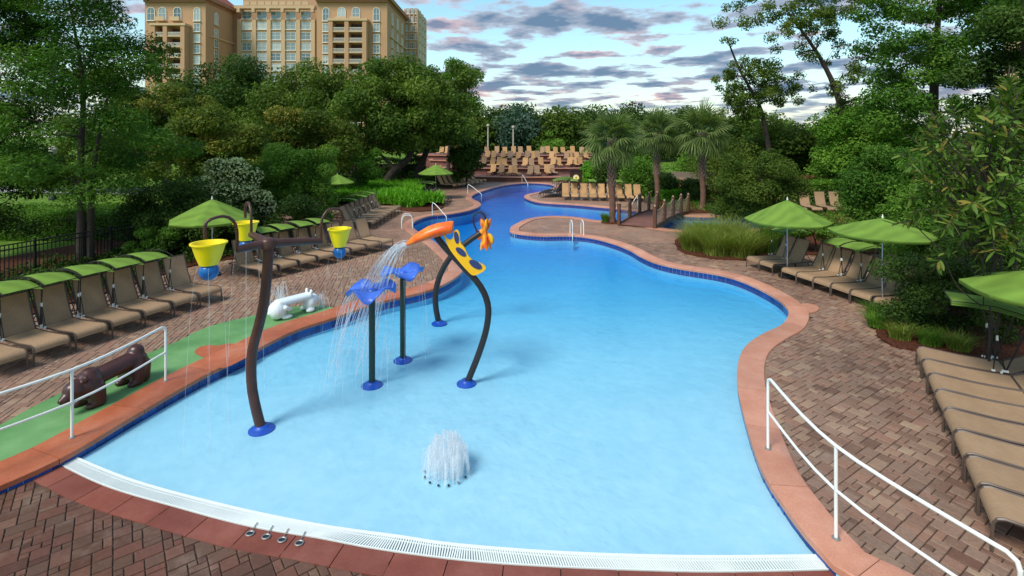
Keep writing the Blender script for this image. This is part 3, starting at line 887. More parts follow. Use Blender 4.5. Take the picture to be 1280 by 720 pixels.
for front, par in ((0.0, deck), (1.0, apron)):
    V, Fc, T = [], [], []
    for x, y, a, c, z, rot, fr2 in joined:
        if fr2 != front: continue
        vs, fs = paver_geo(a * rng.uniform(0.955, 1.0), c * rng.uniform(0.955, 1.0)); o = len(V); rj = rot + rng.uniform(-.022, .022); ca, sa = math.cos(rj), math.sin(rj); dz = z + rng.uniform(-.0015, .0015)
        V += [(x + p[0] * ca - p[1] * sa, y + p[0] * sa + p[1] * ca, dz + p[2]) for p in vs]; Fc += [tuple(i + o for i in f) for f in fs]; T += [tintval(front, x, y)] * len(vs)
    if not V: continue
    me = bpy.data.meshes.new('paver_field'); me.from_pydata(V, [], Fc); me.materials.append(M['paver_wet' if front else 'paver']); set_tint(me, T)
    tag(link('paver_field', me, par), kind='stuff')

# ------------------------------------------------------------------ far terrace tiers
b_t = [(52.0, 0.42, -6.5, 9.8), (56.0, 1.05, -8.5, 11.5), (60.0, 1.65, -10, 13), (64.0, 2.15, -12, 15)]
for k, (y, z, x0, x1) in enumerate(b_t):
    poly = crom([(x0, y + 5.5, 0), (x0 + 1.2, y + 1.0, 0), ((x0 + x1) / 2, y - 0.4, 0), (x1 - 1.2, y + 1.0, 0), (x1, y + 5.5, 0)], 0.8)
    poly = [(p.x, p.y) for p in poly] + [(x1, 74 - k * 0.02), (x0, 74 - k * 0.02)]
    b = MB(); b.prism(poly, -0.2, z)
    te = tag(b.build('terrace', M['terrace_brick']), kind='structure')
    b = MB()
    edge = crom([(x0, y + 5.5, 0), (x0 + 1.2, y + 1.0, 0), ((x0 + x1) / 2, y - 0.4, 0), (x1 - 1.2, y + 1.0, 0), (x1, y + 5.5, 0)], 0.8)
    for p, q in zip(edge, edge[1:]):
        b.bar(p + Vector((0, 0, z + 0.03)), q + Vector((0, 0, z + 0.03)), 0.45, 0.08)
    b.build('edge_cap', M['coping_pink'], te)
# walk across the lawn on the left
b = MB(); pl = crom([(-70,47,0),(-40,44,0),(-26,42.5,0),(-17,45,0)], 1.0); vs = []
for p in pl: vs += [(p.x, p.y - 2.2, -0.02), (p.x, p.y + 2.2, -0.02)]
b.add(vs, [(2 * k, 2 * k + 2, 2 * k + 3, 2 * k + 1) for k in range(len(pl) - 1)])
tag(b.build('path', M['path_grey']), kind='structure')
# ================================================================== LOUNGERS
def strip(mb, prof, w, th):
    """a bent sheet: profile in x,z swept across y, with thickness"""
    n = len(prof); vs, fs = [], []
    for x, z in prof:
        vs += [(x, -w, z), (x, w, z), (x, w, z - th), (x, -w, z - th)]
    for i in range(n - 1):
        for q in range(4): fs.append((4 * i + q, 4 * i + (q + 1) % 4, 4 * i + 4 + (q + 1) % 4, 4 * i + 4 + q))
    fs += [(3, 2, 1, 0), tuple(4 * (n - 1) + q for q in range(4))]
    return mb.add(vs, fs)
def lounger(ang, shade, sl_mat, fr_mat, cv='canvas_green', legs=True):
    root = empty('sun_lounger'); root['category'] = 'sun lounger'
    a = R(ang); hx, hz = 1.22, 0.375
    sp = [(-0.012, 0.27), (-0.005, 0.33), (0.03, 0.372), (0.09, 0.392), (0.25, 0.382), (0.6, 0.362), (0.95, 0.362), (1.2, 0.372)]
    strip(MB(), sp, 0.29, 0.014).build('seat', M[sl_mat], root, smooth=True)
    bp = [(hx + 0.02 + d * math.cos(a) + 0.03 * math.sin(math.pi * d / 0.84) * math.sin(a), hz + d * math.sin(a) - 0.03 * math.sin(math.pi * d / 0.84) * math.cos(a)) for d in (0, .14, .28, .42, .56, .70, .84)]
    strip(MB(), bp, 0.285, 0.014).build('backrest', M[sl_mat], root, smooth=True)
    f = MB()
    for s in (-1, 1):
        y = s * 0.305
        f.tube([(x, y, z - 0.005) for x, z in sp[2:]] + [(1.45, y, 0.36), (1.78, y, 0.35)], 0.018, 6)
        f.tube([(x, y * 0.99, z) for x, z in bp], 0.016, 6)
    f.tube([(bp[-1][0], -0.3, bp[-1][1]), (bp[-1][0], 0.3, bp[-1][1])], 0.016, 6)
    f.tube([(hx, -0.3, 0.355), (hx, 0.3, 0.355)], 0.015, 6)
    f.tube([(1.78, -0.305, 0.35), (1.78, 0.305, 0.35)], 0.016, 6)
    # prop behind the back
    mx = (bp[3][0], bp[3][1])
    f.tube([(mx[0], 0.24, mx[1]), (min(1.74, mx[0] + 0.28), 0.24, 0.36)], 0.010, 5); f.tube([(mx[0], -0.24, mx[1]), (min(1.74, mx[0] + 0.28), -0.24, 0.36)], 0.010, 5)
    f.build('frame', M[fr_mat], root, smooth=True)
    for s in (-1, 1):
        y = s * 0.305
        MB().tube([(0.10, y, 0.385), (0.03, y, 0.365), (-0.002, y, 0.32), (-0.012, y, 0.22), (-0.02, y * 1.03, 0.0)], 0.018, 6).build('leg', M[fr_mat], root, smooth=True)
        MB().tube([(1.52, y, 0.36), (1.55, y, 0.26), (1.60, y * 1.03, 0.0)], 0.018, 6).build('leg', M[fr_mat], root, smooth=True)
    if shade:
        if shade == 'back': pf = [(1.02, 1.33), (1.28, 1.41), (1.6, 1.45), (1.92, 1.43), (2.14, 1.36)]; A0 = (1.16, 0.39); tgt = ((1.10, 1.34), (1.78, 1.43)); w = 0.335
        else: pf = [(0.42, 1.56), (0.7, 1.57), (1.0, 1.56), (1.3, 1.50), (1.55, 1.42)]; A0 = (1.16, 0.39); tgt = ((0.95, 1.55), (1.50, 1.42)); w = 0.37
        sh = MB(); n = len(pf); vs, fs = [], []
        ny = 7
        for i, (x, z) in enumerate(pf):
            for k in range(ny):
                u = -1 + 2 * k / (ny - 1)
                sag = 0.05 * u * u + 0.03 * math.sin(math.pi * i / (n - 1)) * (1 - u * u) - 0.03 * u
                vs.append((x, u * w, z - sag))
        o = len(vs)
        vs += [(v[0], v[1], v[2] - 0.006) for v in vs]
        for i in range(n - 1):
            for k in range(ny - 1):
                q = i * ny + k
                fs.append((q, q + ny, q + ny + 1, q + 1)); fs.append((q + o, q + 1 + o, q + ny + 1 + o, q + ny + o))
        for i in range(n - 1):
            for q, q2 in ((i * ny, (i + 1) * ny), (i * ny + ny - 1, (i + 1) * ny + ny - 1)): fs.append((q, q2, q2 + o, q + o))
        for k in range(ny - 1):
            for q in (k, (n - 1) * ny + k): fs.append((q, q + 1, q + 1 + o, q + o))
        shd = sh.add(vs, fs).build('shade', M[cv], root, smooth=True)
        cl = MB()
        class ar:
            @staticmethod
            def tube(*a_): MB().tube(*a_).build('arm', M['dark_frame'], shd)
        for s in (-1, 1):
            y = s * 0.335
            for (tx, tz) in tgt:
                ar.tube([(A0[0], y, A0[1]), (tx, s * 0.36, tz)], 0.013, 5)
            e0, e1 = (pf[0], pf[-1])
            ar.tube([(e0[0], s * 0.36, e0[1] - 0.012)] + [(x, s * 0.362, z - 0.012) for x, z in pf[1:-1]] + [(e1[0], s * 0.36, e1[1] - 0.012)], 0.010, 5)
            mx_ = [(A0[0] + (tgt[0][0] - A0[0]) * 0.52), (A0[1] + (tgt[0][1] - A0[1]) * 0.52)]
            ar.tube([(1.0, y, 0.38), (mx_[0], s * 0.345, mx_[1])], 0.010, 5)
            cl.box((A0[0], s * 0.345, A0[1] + 0.03), (0.09, 0.03, 0.035)); cl.box((mx_[0], s * 0.352, mx_[1]), (0.03, 0.03, 0.09)); cl.box((1.0, s * 0.345, 0.40), (0.05, 0.03, 0.03)); cl.box((A0[0] - 0.05, s * 0.345, A0[1] - 0.01), (0.03, 0.03, 0.05))
        for x, z in (pf[0], pf[-1]): ar.tube([(x, -0.365, z - 0.012), (x, 0.365, z - 0.012)], 0.010, 5)
        tag(cl.build('clip', M['clip_white'], shd), kind='stuff')
    return Proto(root)
PR = {}
def get(ang, shade, s='sling_tan', f='lounger_frame', cv='canvas_green'):
    k = (ang, shade, s, f, cv)
    if k not in PR: PR[k] = lounger(ang, shade, s, f, cv)
    return PR[k]
lr = random.Random(11)
def row(pts, head, label, group, shades=(), ang=66, s='sling_tan', f='lounger_frame', scale=1.0, z=0.0, kind='back', alt=None):
    """loungers side by side: pts are the middles of the foot ends, head the direction of the head end in degrees"""
    for k, p in enumerate(pts):
        sh = kind if k in shades else None
        an = (alt or {}).get(k, ang)
        o = get(an, sh, s, f).place((p[0], p[1], z), R(head) + lr.uniform(-.025, .025), label(k, bool(sh)), group, scale if isinstance(scale, tuple) else (scale, scale, scale))
def span(a, b, n): return [Vector(a).lerp(Vector(b), k / (n - 1)) for k in range(n)]
gs = lambda s: ' under a green shade' if s else ''
a, b_ = G(65, 450), G(263.5, 380); st = (b_ - a) / 5
row([a - st] + [a + st * k for k in range(6)], 157.5, lambda k, s: f'tan lounger{gs(s)}, {ORD[k]} from the near end behind the bear bench', 'loungers behind the green play strip', (0, 1, 2, 3, 4, 5), 68)
a, b_ = G(335, 350), G(484, 312)
row(span(a, b_, 8), 147, lambda k, s: f'tan lounger{gs(s)} behind the yellow buckets, {ORD[k]} from the near end', 'loungers behind the bucket tree', (1, 2, 3, 4), 66)
row(span((-6.85, 25.4, 0), (-6.75, 30.7, 0), 8), 176, lambda k, s: f'tan lounger{gs(s)} before the fern bed, {ORD[k]} from the near end', 'loungers in front of the fern bed', (1, 3, 5), 60)
row(span((-9.7, 25.8, 0), (-9.6, 29.6, 0), 5), 170, lambda k, s: f'tan lounger in the back row beside the round shrub, {ORD[k]} from the near end', 'loungers beside the round shrub', (), 62)
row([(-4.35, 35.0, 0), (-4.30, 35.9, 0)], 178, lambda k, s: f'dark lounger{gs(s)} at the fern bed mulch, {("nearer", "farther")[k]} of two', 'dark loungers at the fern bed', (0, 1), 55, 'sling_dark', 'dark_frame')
row(span((-4.95, 44.4, 0), (-2.6, 49.7, 0), 8), 156, lambda k, s: f'tan lounger along the far left pool bend, {ORD[k]} from the near end', 'loungers along the far pool bend', (), 60, 'sling_gold')
row(span((3.85, 36.7, 0), (8.9, 35.6, 0), 9), 84, lambda k, s: f'golden tan lounger{gs(s)} on the round peninsula, {ORD[k]} from the left', 'loungers facing us on the peninsula', (1, 3, 5, 6), 64, 'sling_gold', scale=(0.96, 0.84, 0.98))
row([(2.1, 38.3, 0), (2.3, 39.05, 0), (2.55, 39.8, 0), (2.8, 40.5, 0)], 12, lambda k, s: f'dark shaded lounger on the peninsula tip, {ORD[k]} from the near side', 'dark loungers on the peninsula tip', (0, 1, 2, 3), 52, 'sling_dark', 'dark_frame', scale=0.95)  # shade under their canopies is put into the dark sling and frame colours
zs = [17.75, 17.15, 16.2, 15.6, 15.0, 14.4, 13.8, 13.15]
row([(8.35 + (17.75 - z_) * 0.265, z_, 0) for z_ in zs], 15, lambda k, s: f'tan lounger{gs(s)} on the right deck, {ORD[k]} from the grass bed', 'loungers on the right deck', (0, 3, 4), 62, scale=0.95)
a, b_ = Vector((7.96, 10.0, 0)), Vector((5.50, 5.93, 0)); P9 = span(a, b_, 8)
row(P9, -31, lambda k, s: f'tan lounger{gs(s)} in the right front row, {ORD[k]} from the mulch', 'loungers in the right front row', (0,), 34, kind='fwd', alt={2: 20, 3: 12, 4: 12, 5: 12, 6: 8, 7: 8})
# loungers behind the clipped hedge on the right: backs only show above it
row([(16.75 + 0.93 * k, 29.6 + 0.05 * k, 0) for k in range(4)], 88, lambda k, s: f'pinkish tan lounger in front of the mulch bank, {ORD[k]} from the left', 'loungers by the mulch bank', (), 74, z=0.05)
# terrace rows: too small to show parts, one mesh each
def small_lounger(mat, fm):
    mb = MB(); mb.cur = 0
    strip(mb, [(0.0, 0.30), (0.04, 0.38), (0.6, 0.36), (1.2, 0.37)], 0.30, 0.03)
    strip(mb, [(1.2, 0.37), (1.33, 0.68), (1.50, 1.10)], 0.30, 0.03)
    mb.cur = 1
    for s in (-1, 1):
        for x in (0.02, 1.5): mb.box((x, s * 0.29, 0.18), (0.045, 0.04, 0.36))
        mb.box((0.8, s * 0.315, 0.345), (1.6, 0.03, 0.04))
    return mb.mesh('sun_lounger', [M[mat], M[fm]])
sm = [small_lounger('sling_gold', 'dark_frame'), small_lounger('sling_tan', 'dark_frame')]
tiers = [(52.9, 0.42, -2.3, 4.7, 8), (57.0, 1.05, -3.6, 8.3, 13), (61.0, 1.65, -4.4, 9.4, 15), (65.0, 2.15, -3.0, 10.0, 13), (65.6, 2.15, -9.4, -6.2, 4)]
tn = ['lowest terrace tier', 'second terrace tier', 'third terrace tier', 'top terrace tier', 'top tier behind the dark round bush']
for q, (y, z, x0, x1, n) in enumerate(tiers):
    for k in range(n):
        o = bpy.data.objects.new('sun_lounger', sm[lr.random() < 0.35]); col.objects.link(o)
        u = k / (n - 1)
        o.location = (x0 + (x1 - x0) * u + lr.uniform(-.12, .12), y + 1.2 * abs(2 * u - 1) ** 2 * (q < 4) + lr.uniform(-.15, .15), z)
        o.rotation_euler = (0, 0, R(90) + lr.uniform(-.35, .35)); o.scale = (1, 1, lr.uniform(0.9, 1.08))
        tag(o, f'small tan lounger on the {tn[q]}, {ORD[k]} from the left', 'sun lounger', 'loungers on the far terrace')
# pair of chairs by the grey fence
for k in range(2):
    o = bpy.data.objects.new('sun_lounger', sm[1]); col.objects.link(o); o.location = (13.2 + k * 0.9, 41.0, 0.045); o.rotation_euler = (0, 0, R(95))
    tag(o, f'small tan lounger below the grey fence, {("left", "right")[k]} of two', 'sun lounger', 'pair of loungers below the grey fence')

# ================================================================== UMBRELLAS
def umbrella(r, apex, edge, mat):
    root = empty('parasol'); root['category'] = 'parasol'
    MB().tube([(0, 0, 0.05), (0, 0, apex - 0.02)], 0.021, 10).build('pole', M['pale_stone'] if False else M['chrome'], root, smooth=True)
    MB().lathe([(0.27, 0.0), (0.27, 0.05), (0.22, 0.075), (0.05, 0.09), (0.035, 0.30), (0.028, 0.32)], n=20).build('base', M['dark_frame'], root, smooth=True)
    n = 8; m = 6; vs, fs = [(0, 0, apex)], []
    per = n * 6
    for i in range(1, m + 1):
        u = i / m
        for k in range(per):
            th = 2 * math.pi * k / per
            ph = (k % 6) / 6.0
            chord = math.cos(math.pi / n) / math.cos((ph - 0.5) * 2 * math.pi / n)
            rr = r * u * chord
            z = apex - (apex - edge) * (u ** 1.06) - 0.05 * math.sin(math.pi * ph) * u * math.sin(math.pi * u * 0.85)
            vs.append((rr * math.cos(th), rr * math.sin(th), z))
    for k in range(per): fs.append((0, 1 + k, 1 + (k + 1) % per))
    for i in range(m - 1):
        for k in range(per):
            a_, b2 = 1 + i * per + k, 1 + i * per + (k + 1) % per
            fs.append((a_, a_ + per, b2 + per, b2))
    # short hem
    o = len(vs); vs += [(v[0] * 1.0, v[1] * 1.0, v[2] - 0.07) for v in vs[1 + (m - 1) * per:]]
    for k in range(per):
        a_, b2 = 1 + (m - 1) * per + k, 1 + (m - 1) * per + (k + 1) % per
        fs.append((a_, o + k, o + (k + 1) % per, b2))
    cn = MB().add(vs, fs).build('canopy', M[mat], root, smooth=True)
    sol = cn.modifiers.new('cloth', 'SOLIDIFY'); sol.thickness = 0.006
    MB().lathe([(0.02, apex - 0.02), (0.03, apex + 0.02), (0.012, apex + 0.05), (0.016, apex + 0.08), (0.004, apex + 0.10)], n=10).build('finial', M['clip_white'], root, smooth=True)
    hub = apex - 0.5
    MB().lathe([(0.035, hub - 0.05), (0.05, hub - 0.02), (0.05, hub + 0.02), (0.035, hub + 0.05)], n=10).build('hub', M['dark_frame'], root)
    for k in range(n):
        th = 2 * math.pi * k / n; c, s = math.cos(th), math.sin(th)
        rb = MB().tube([(0.03 * c, 0.03 * s, apex - 0.05), (r * 0.97 * c, r * 0.97 * s, edge - 0.005)], 0.008, 5).build('rib', M['dark_frame'], root)
        MB().tube([(0.04 * c, 0.04 * s, hub), (r * 0.5 * c, r * 0.5 * s, (apex + edge) / 2 - 0.03)], 0.007, 5).build('strut', M['dark_frame'], rb)
    return Proto(root)
um = umbrella(1.28, 2.52, 1.86, 'canvas_green'); um2 = umbrella(1.24, 2.52, 2.13, 'canvas_green')
ug = 'green parasols around the pool'
um.place((-9.9, 16.9, 0), R(10), 'green parasol behind the bucket tree beside the dark shrub', ug)
um.place((-11.4, 33.4, 0.045), R(30), 'small green parasol standing between the round shrub and the fern bed', ug, (0.85, 0.85, 0.82))
um.place((-5.6, 37.6, 0.0), R(5), 'green parasol at the far end of the fern bed', ug)
um.place((8.97, 16.68, 0), R(20), 'green parasol over the far end of the right deck loungers', ug)
um2.place((9.75, 13.47, 0), R(12), 'green parasol half hidden by the leafy shrub on the right deck', ug, (1, 1, 0.97))
um2.place((8.86, 8.27, 0), R(4), 'green parasol cut by the frame above the right front loungers', ug)

# ================================================================== RAILINGS
def railing(posts, ends, h, label):
    root = empty('handrail', posts[0], 0, label, 'handrail')
    o0 = Vector(posts[0])
    top = [Vector(p) for p in posts]
    def rel(p): return Vector(p) - o0
    first, last = top[0], top[-1]
    pts = [first + Vector((0, 0, h - 0.10))]
    d = (top[1] - top[0]).normalized(); pts += [first + Vector((0, 0, h - 0.03)) + d * 0.02, first + Vector((0, 0, h)) + d * 0.09]
    mid = crom([p + Vector((0, 0, h)) for p in top], 0.25)[1:-1]
    mid = [p for p in mid if (p - first).length > 0.2 and (p - last - Vector((0, 0, h))).length > 0.2]
    d2 = (top[-1] - top[-2]).normalized()
    pts += mid + [last + Vector((0, 0, h)) - d2 * 0.09, last + Vector((0, 0, h - 0.03)) - d2 * 0.02, last + Vector((0, 0, h - 0.10))]
    MB().tube([rel(p) for p in pts], 0.021, 10).build('top_rail', M['white_rail'], root, smooth=True)
    MB().tube([rel(p) for p in crom([p + Vector((0, 0, h * 0.52)) for p in top], 0.3)], 0.018, 10).build('mid_rail', M['white_rail'], root, smooth=True)
    for k, p in enumerate(top):
        hh = h - 0.08 if k in (0, len(top) - 1) else h - 0.01
        po = MB().tube([rel(p) + Vector((0, 0, 0.0)), rel(p) + Vector((0, 0, hh))], 0.020, 10).build('post', M['white_rail'], root, smooth=True)
        MB().lathe([(0.045, 0.0), (0.045, 0.008), (0.026, 0.018)], rel(p), 12).build('flange', M['drain_metal'], po, smooth=True)
    return root
zt = 0.031
railing([G(207, 476, zt), G(90, 547, zt), Vector((-7.75, 5.95, zt))], None, 1.03, 'white painted two-rail handrail on the orange coping by the bear bench')
railing([G(960, 561, zt), G(1045, 673, zt), Vector((4.22, 4.25, zt))], None, 1.05, 'white two-rail handrail on the pink coping beside the right front loungers')

# small stainless pool rails
def grab(name, pts, r, label, cat, group=None, steps=None):
    o0 = Vector(pts[0][0]); root = empty(name, o0, 0, label, cat, group)
    for L in pts: MB().tube([Vector(p) - o0 for p in crom(L, 0.08)], r, 8).build('rail', M['white_rail'], root, smooth=True)
    for st_ in steps or (): MB().bar(Vector(st_[0]) - o0, Vector(st_[1]) - o0, 0.07, 0.03).build('step', M['chrome'], root)
    return root
def ladder(p, d, label):
    p, d = Vector(p), Vector(d).normalized(); s = Vector((-d.y, d.x, 0))
    L = []
    for q in (-0.26, 0.26):
        b0 = p + s * q
        L.append([b0 - d * 0.42, b0 - d * 0.42 + Vector((0, 0, 0.45)), b0 - d * 0.30 + Vector((0, 0, 0.66)), b0 - d * 0.05 + Vector((0, 0, 0.67)), b0 + d * 0.09 + Vector((0, 0, 0.45)), b0 + d * 0.10 + Vector((0, 0, -0.2)), b0 + d * 0.10 + Vector((0, 0, -0.8))])
    st_ = [(p + d * 0.10 - s * 0.26 + Vector((0, 0, z)), p + d * 0.10 + s * 0.26 + Vector((0, 0, z))) for z in (-0.25, -0.5)]
    return grab('pool_ladder', L, 0.019, label, 'pool ladder', 'pool ladders', st_)
ladder(G(513, 285), (1, 0.25, 0), 'chrome pool ladder at the left bend below the near fern bed loungers')
ladder(G(722, 294.5), (0.1, -1, 0), 'chrome pool ladder on the brown half-round peninsula')
def hand(a, b, label, h=0.72):
    a, b = Vector(a), Vector(b)
    grab('step_rail', [[a, a + Vector((0, 0, h * 0.9)), a.lerp(b, 0.15) + Vector((0, 0, h)), a.lerp(b, 0.85) + Vector((0, 0, h * 0.35)), b + Vector((0, 0, h * 0.1)), b + Vector((0, 0, -0.5))]], 0.022, label, 'step rail', 'white step rails')
hand((1.0, 51.0, 0), (1.5, 48.6, -0.1), 'white step rail at the far end of the pool below the terrace')
hand((-3.5, 40.6, 0), (-2.4, 40.2, -0.1), 'white step rail at the far left pool bend')
hand((8.1, 33.0, 0), (7.3, 31.9, -0.1), 'white step rail between the golden loungers and the footbridge')
a = G(530, 272); hand((-4.6, 29.6, 0), (-3.7, 28.9, -0.1), 'white step rail standing in the water behind the orange scoop')

# ================================================================== WATER TOYS
def foot(root, p0, r=0.19):
    MB().lathe([(r, 0.0), (r, 0.02), (r * 0.75, 0.05), (0.10, 0.07), (0.09, 0.09)], Vector(p0), 20).build('base_plate', M['base_blue'], root, smooth=True)
def toy(name, px, py, label, cat, group=None):
    y0 = G(px, py, WATER_Z - 0.05).y
    fl = WATER_Z - depth(y0)
    p = G(px, py, fl + 0.02); p.z = fl
    return empty(name, p, 0, label, cat, group), p
# bucket tree
bt, p0 = toy('bucket_tree', 327, 536, 'brown pole water toy with three yellow tipping buckets', 'water toy')
Y = p0.y
pp = [at(x, y, Y) - p0 for x, y in ((327,536),(321,515),(315.5,488),(314,462),(316,436),(324,405),(330,378),(333,350),(335,325),(335,303))]
pp[0].z = 0.0
sm_ = crom(pp, 0.12)
MB().tube(sm_, 0.079, 14).build('pole', M['pole_brown'], bt, smooth=True)
foot(bt, (0, 0, 0.0), 0.20)
topc = pp[-1]
MB().lathe([(0.085, -0.10), (0.12, -0.09), (0.125, 0.02), (0.10, 0.06), (0.04, 0.08)], topc, 16).build('cap', M['pole_brown'], bt, smooth=True)
for (bx, by, bY, br) in ((261, 316, 7.62, 0.235), (424.5, 296, 9.25, 0.195), (307.5, 288, 9.35, 0.205)):
    c = at(bx, by, bY) - p0
    d = Vector((c.x - topc.x, c.y - topc.y, 0)); L = d.length; d.normalize()
    end = topc + d * (L - br - 0.16); end.z = c.z - 0.02
    arm = MB().tube([topc + Vector((0, 0, -0.02)), topc.lerp(end, 0.5) + Vector((0, 0, 0.0)), end], [0.075, 0.065, 0.055], 12).build('arm', M['pole_brown'], bt, smooth=True)
    hp = crom([end + Vector((0, 0, -0.02)), end + Vector((0, 0, 0.30)), end + d * 0.06 + Vector((0, 0, 0.46)), end + d * (br + 0.16) * 0.5 + Vector((0, 0, 0.54)), c + d * 0.03 + Vector((0, 0, 0.46)), c + d * 0.05 + Vector((0, 0, 0.22))], 0.06)
    MB().tube(hp, 0.024, 10).build('hook_pipe', M['pole_brown'], arm, smooth=True)
    bk = MB().lathe([(br * 0.44, -0.17), (br * 0.54, -0.175), (br * 0.74, -0.05), (br * 0.93, 0.10), (br * 0.98, 0.13), (br * 1.07, 0.135), (br * 1.07, 0.155), (br * 0.95, 0.155), (br * 0.90, 0.13), (br * 0.73, -0.04), (br * 0.55, -0.15)], c, 28).build('bucket', M['bucket_yellow'], bt, smooth=True)
    MB().sphere(c + Vector((0, 0, -0.275)), (br * 0.58, br * 0.58, br * 0.58), 18, 12).build('ball', M['ball_blue'], bk, smooth=True)
# bird toy with scoop and wing
bd, p0 = toy('bird_toy', 583, 479, 'dark curved pole water toy with orange scoop beak and yellow spotted wing', 'water toy')
Y = p0.y
pp = [at(x, y, Y) - p0 for x, y in ((583,479),(590,464),(600,438),(608,411),(610.5,386),(605,366),(595,350.5),(584,339),(574,328),(564,317.5),(554,306.5),(545,295))]
pp[0].z = 0
MB().tube(crom(pp, 0.1), 0.062, 14).build('pole', M['pole_dark'], bd, smooth=True)
foot(bd, (0, 0, 0), 0.19)
# scoop: lofted boat shape, hollow on top
ax = [at(x, y, Y - 0.02) - p0 for x, y in ((508.5,305),(514,302),(523,297.5),(534,292.5),(545,289),(555,287),(562,285.5),(566,285))]
wr = [0.06, 0.13, 0.18, 0.20, 0.20, 0.19, 0.17, 0.15]; hr = [0.045, 0.09, 0.125, 0.15, 0.155, 0.15, 0.145, 0.13]
vs, fs = [], []
ns_ = 16
for i, c in enumerate(ax):
    for k in range(ns_):
        th = 2 * math.pi * k / ns_
        zz_ = math.sin(th)
        vs.append(c + Vector((0.25 * hr[i] * zz_ * 0.3, wr[i] * math.cos(th), hr[i] * (zz_ if zz_ > 0 else zz_ * 0.75))))
for i in range(len(ax) - 1):
    for k in range(ns_): fs.append((i * ns_ + k, i * ns_ + (k + 1) % ns_, (i + 1) * ns_ + (k + 1) % ns_, (i + 1) * ns_ + k))
fs += [tuple(range(ns_ - 1, -1, -1)), tuple((len(ax) - 1) * ns_ + k for k in range(ns_))]
MB().add(vs, fs).build('beak', M['scoop_orange'], bd, smooth=True)
def plate(outline, Yc, th, org, name, mat, par, bev=0.012):
    """an upright cut-out plate facing the viewer, th thick"""
    P = [at(x, y, Yc) - org for x, y in outline]
    n = len(P); tri = tessellate_polygon([[Vector((p.x, p.z, 0)) for p in P]])
    vs = [p + Vector((0, -th / 2, 0)) for p in P] + [p + Vector((0, th / 2, 0)) for p in P]
    fs = []
    for t_ in tri:
        A, B, C = [Vector((P[i].x, P[i].z)) for i in t_]
        if (B - A).cross(C - A) < 0: t_ = t_[::-1]
        fs.append(tuple(t_)); fs.append(tuple(i + n for i in t_[::-1]))
    s_ = sum(P[i].x * P[(i + 1) % n].z - P[(i + 1) % n].x * P[i].z for i in range(n))
    for i in range(n):
        j = (i + 1) % n
        fs.append((j, i, i + n, j + n) if s_ > 0 else (i, j, j + n, i + n))
    return MB().add(vs, fs).build(name, mat, par, bevel=bev)
cw = [(500 + x / 7.2, 255 + y / 7.2) for x, y in ((388,262),(428,312),(462,318),(480,290),(486,244),(510,232),(533,256),(546,345),(583,395),(612,458),(660,508),(722,532),(772,566),(748,606),(662,640),(600,592),(520,500),(440,390))]
wv = plate([(p.x, p.y) for p in crom([(x, y, 0) for x, y in cw], 1.2, True)], Y - 0.075, 0.05, p0, 'wing', M['wing_yellow'], bd)
for (x, y, rx, ry, an) in ((509, 303, 21, 55, -8), (549, 431, 58, 26, 40), (680, 545, 66, 31, 32)):
    ol = []
    for k in range(22):
        th = 2 * math.pi * k / 22
        u, v = rx * math.cos(th), ry * math.sin(th)
        ca, sa = math.cos(R(an)), math.sin(R(an))
        ol.append((500 + (x + u * ca - v * sa) / 7.2, 255 + (y + u * sa + v * ca) / 7.2))
    plate(ol, Y - 0.104, 0.012, p0, 'spot', M['spot_blue'], wv, 0.0)
# hanging-flower toy
hf, p0 = toy('flower_toy', 549, 404, 'dark curved pole water toy with a hanging orange bell flower', 'water toy')
Y = p0.y
pp = [at(x, y, Y) - p0 for x, y in ((549,404),(545,386),(544.5,368),(548,350),(555,334),(566,318),(580,306),(592,297),(601,291))]
pp[0].z = 0
MB().tube(crom(pp, 0.1), 0.075, 12).build('pole', M['pole_dark'], hf, smooth=True)
foot(hf, (0, 0, 0), 0.20)
hk = [at(x, y, Y) - p0 for x, y in ((598,293),(594,284),(591.5,276),(593,269),(598,265.5),(603.5,267),(606.5,272),(607,279))]
MB().tube(crom(hk, 0.05), 0.022, 8).build('hook', M['pole_dark'], hf, smooth=True)
fc = at(606.5, 292, Y) - p0
vs, fs = [], []; prof = [(0.105, 0.36), (0.125, 0.34), (0.12, 0.22), (0.075, 0.09), (0.055, 0.03), (0.075, -0.06), (0.11, -0.2), (0.13, -0.34), (0.12, -0.38)]
for r_, z_ in prof:
    for k in range(30):
        th = 2 * math.pi * k / 30
        rr = r_ * (1 + 0.22 * math.cos(5 * th) * (abs(z_) > 0.1)); vs.append(fc + Vector((rr * math.cos(th), rr * math.sin(th), z_ + 0.04 * math.cos(5 * th) * (abs(z_) > 0.3) * (1 if z_ > 0 else -1))))
for i in range(len(prof) - 1):
    for k in range(30): fs.append((i * 30 + k, i * 30 + (k + 1) % 30, (i + 1) * 30 + (k + 1) % 30, (i + 1) * 30 + k))
MB().add(vs, fs).build('bell', M['petal_orange'], hf, smooth=True)
for sx, sz in ((1, -0.13), (-1, -0.02)):
    MB().sphere(fc + Vector((sx * 0.13, 0, sz)), (0.09, 0.05, 0.16), 12, 8, Matrix.Rotation(R(-25 * sx), 3, 'Y')).build('petal', M['petal_orange'], hf, smooth=True)
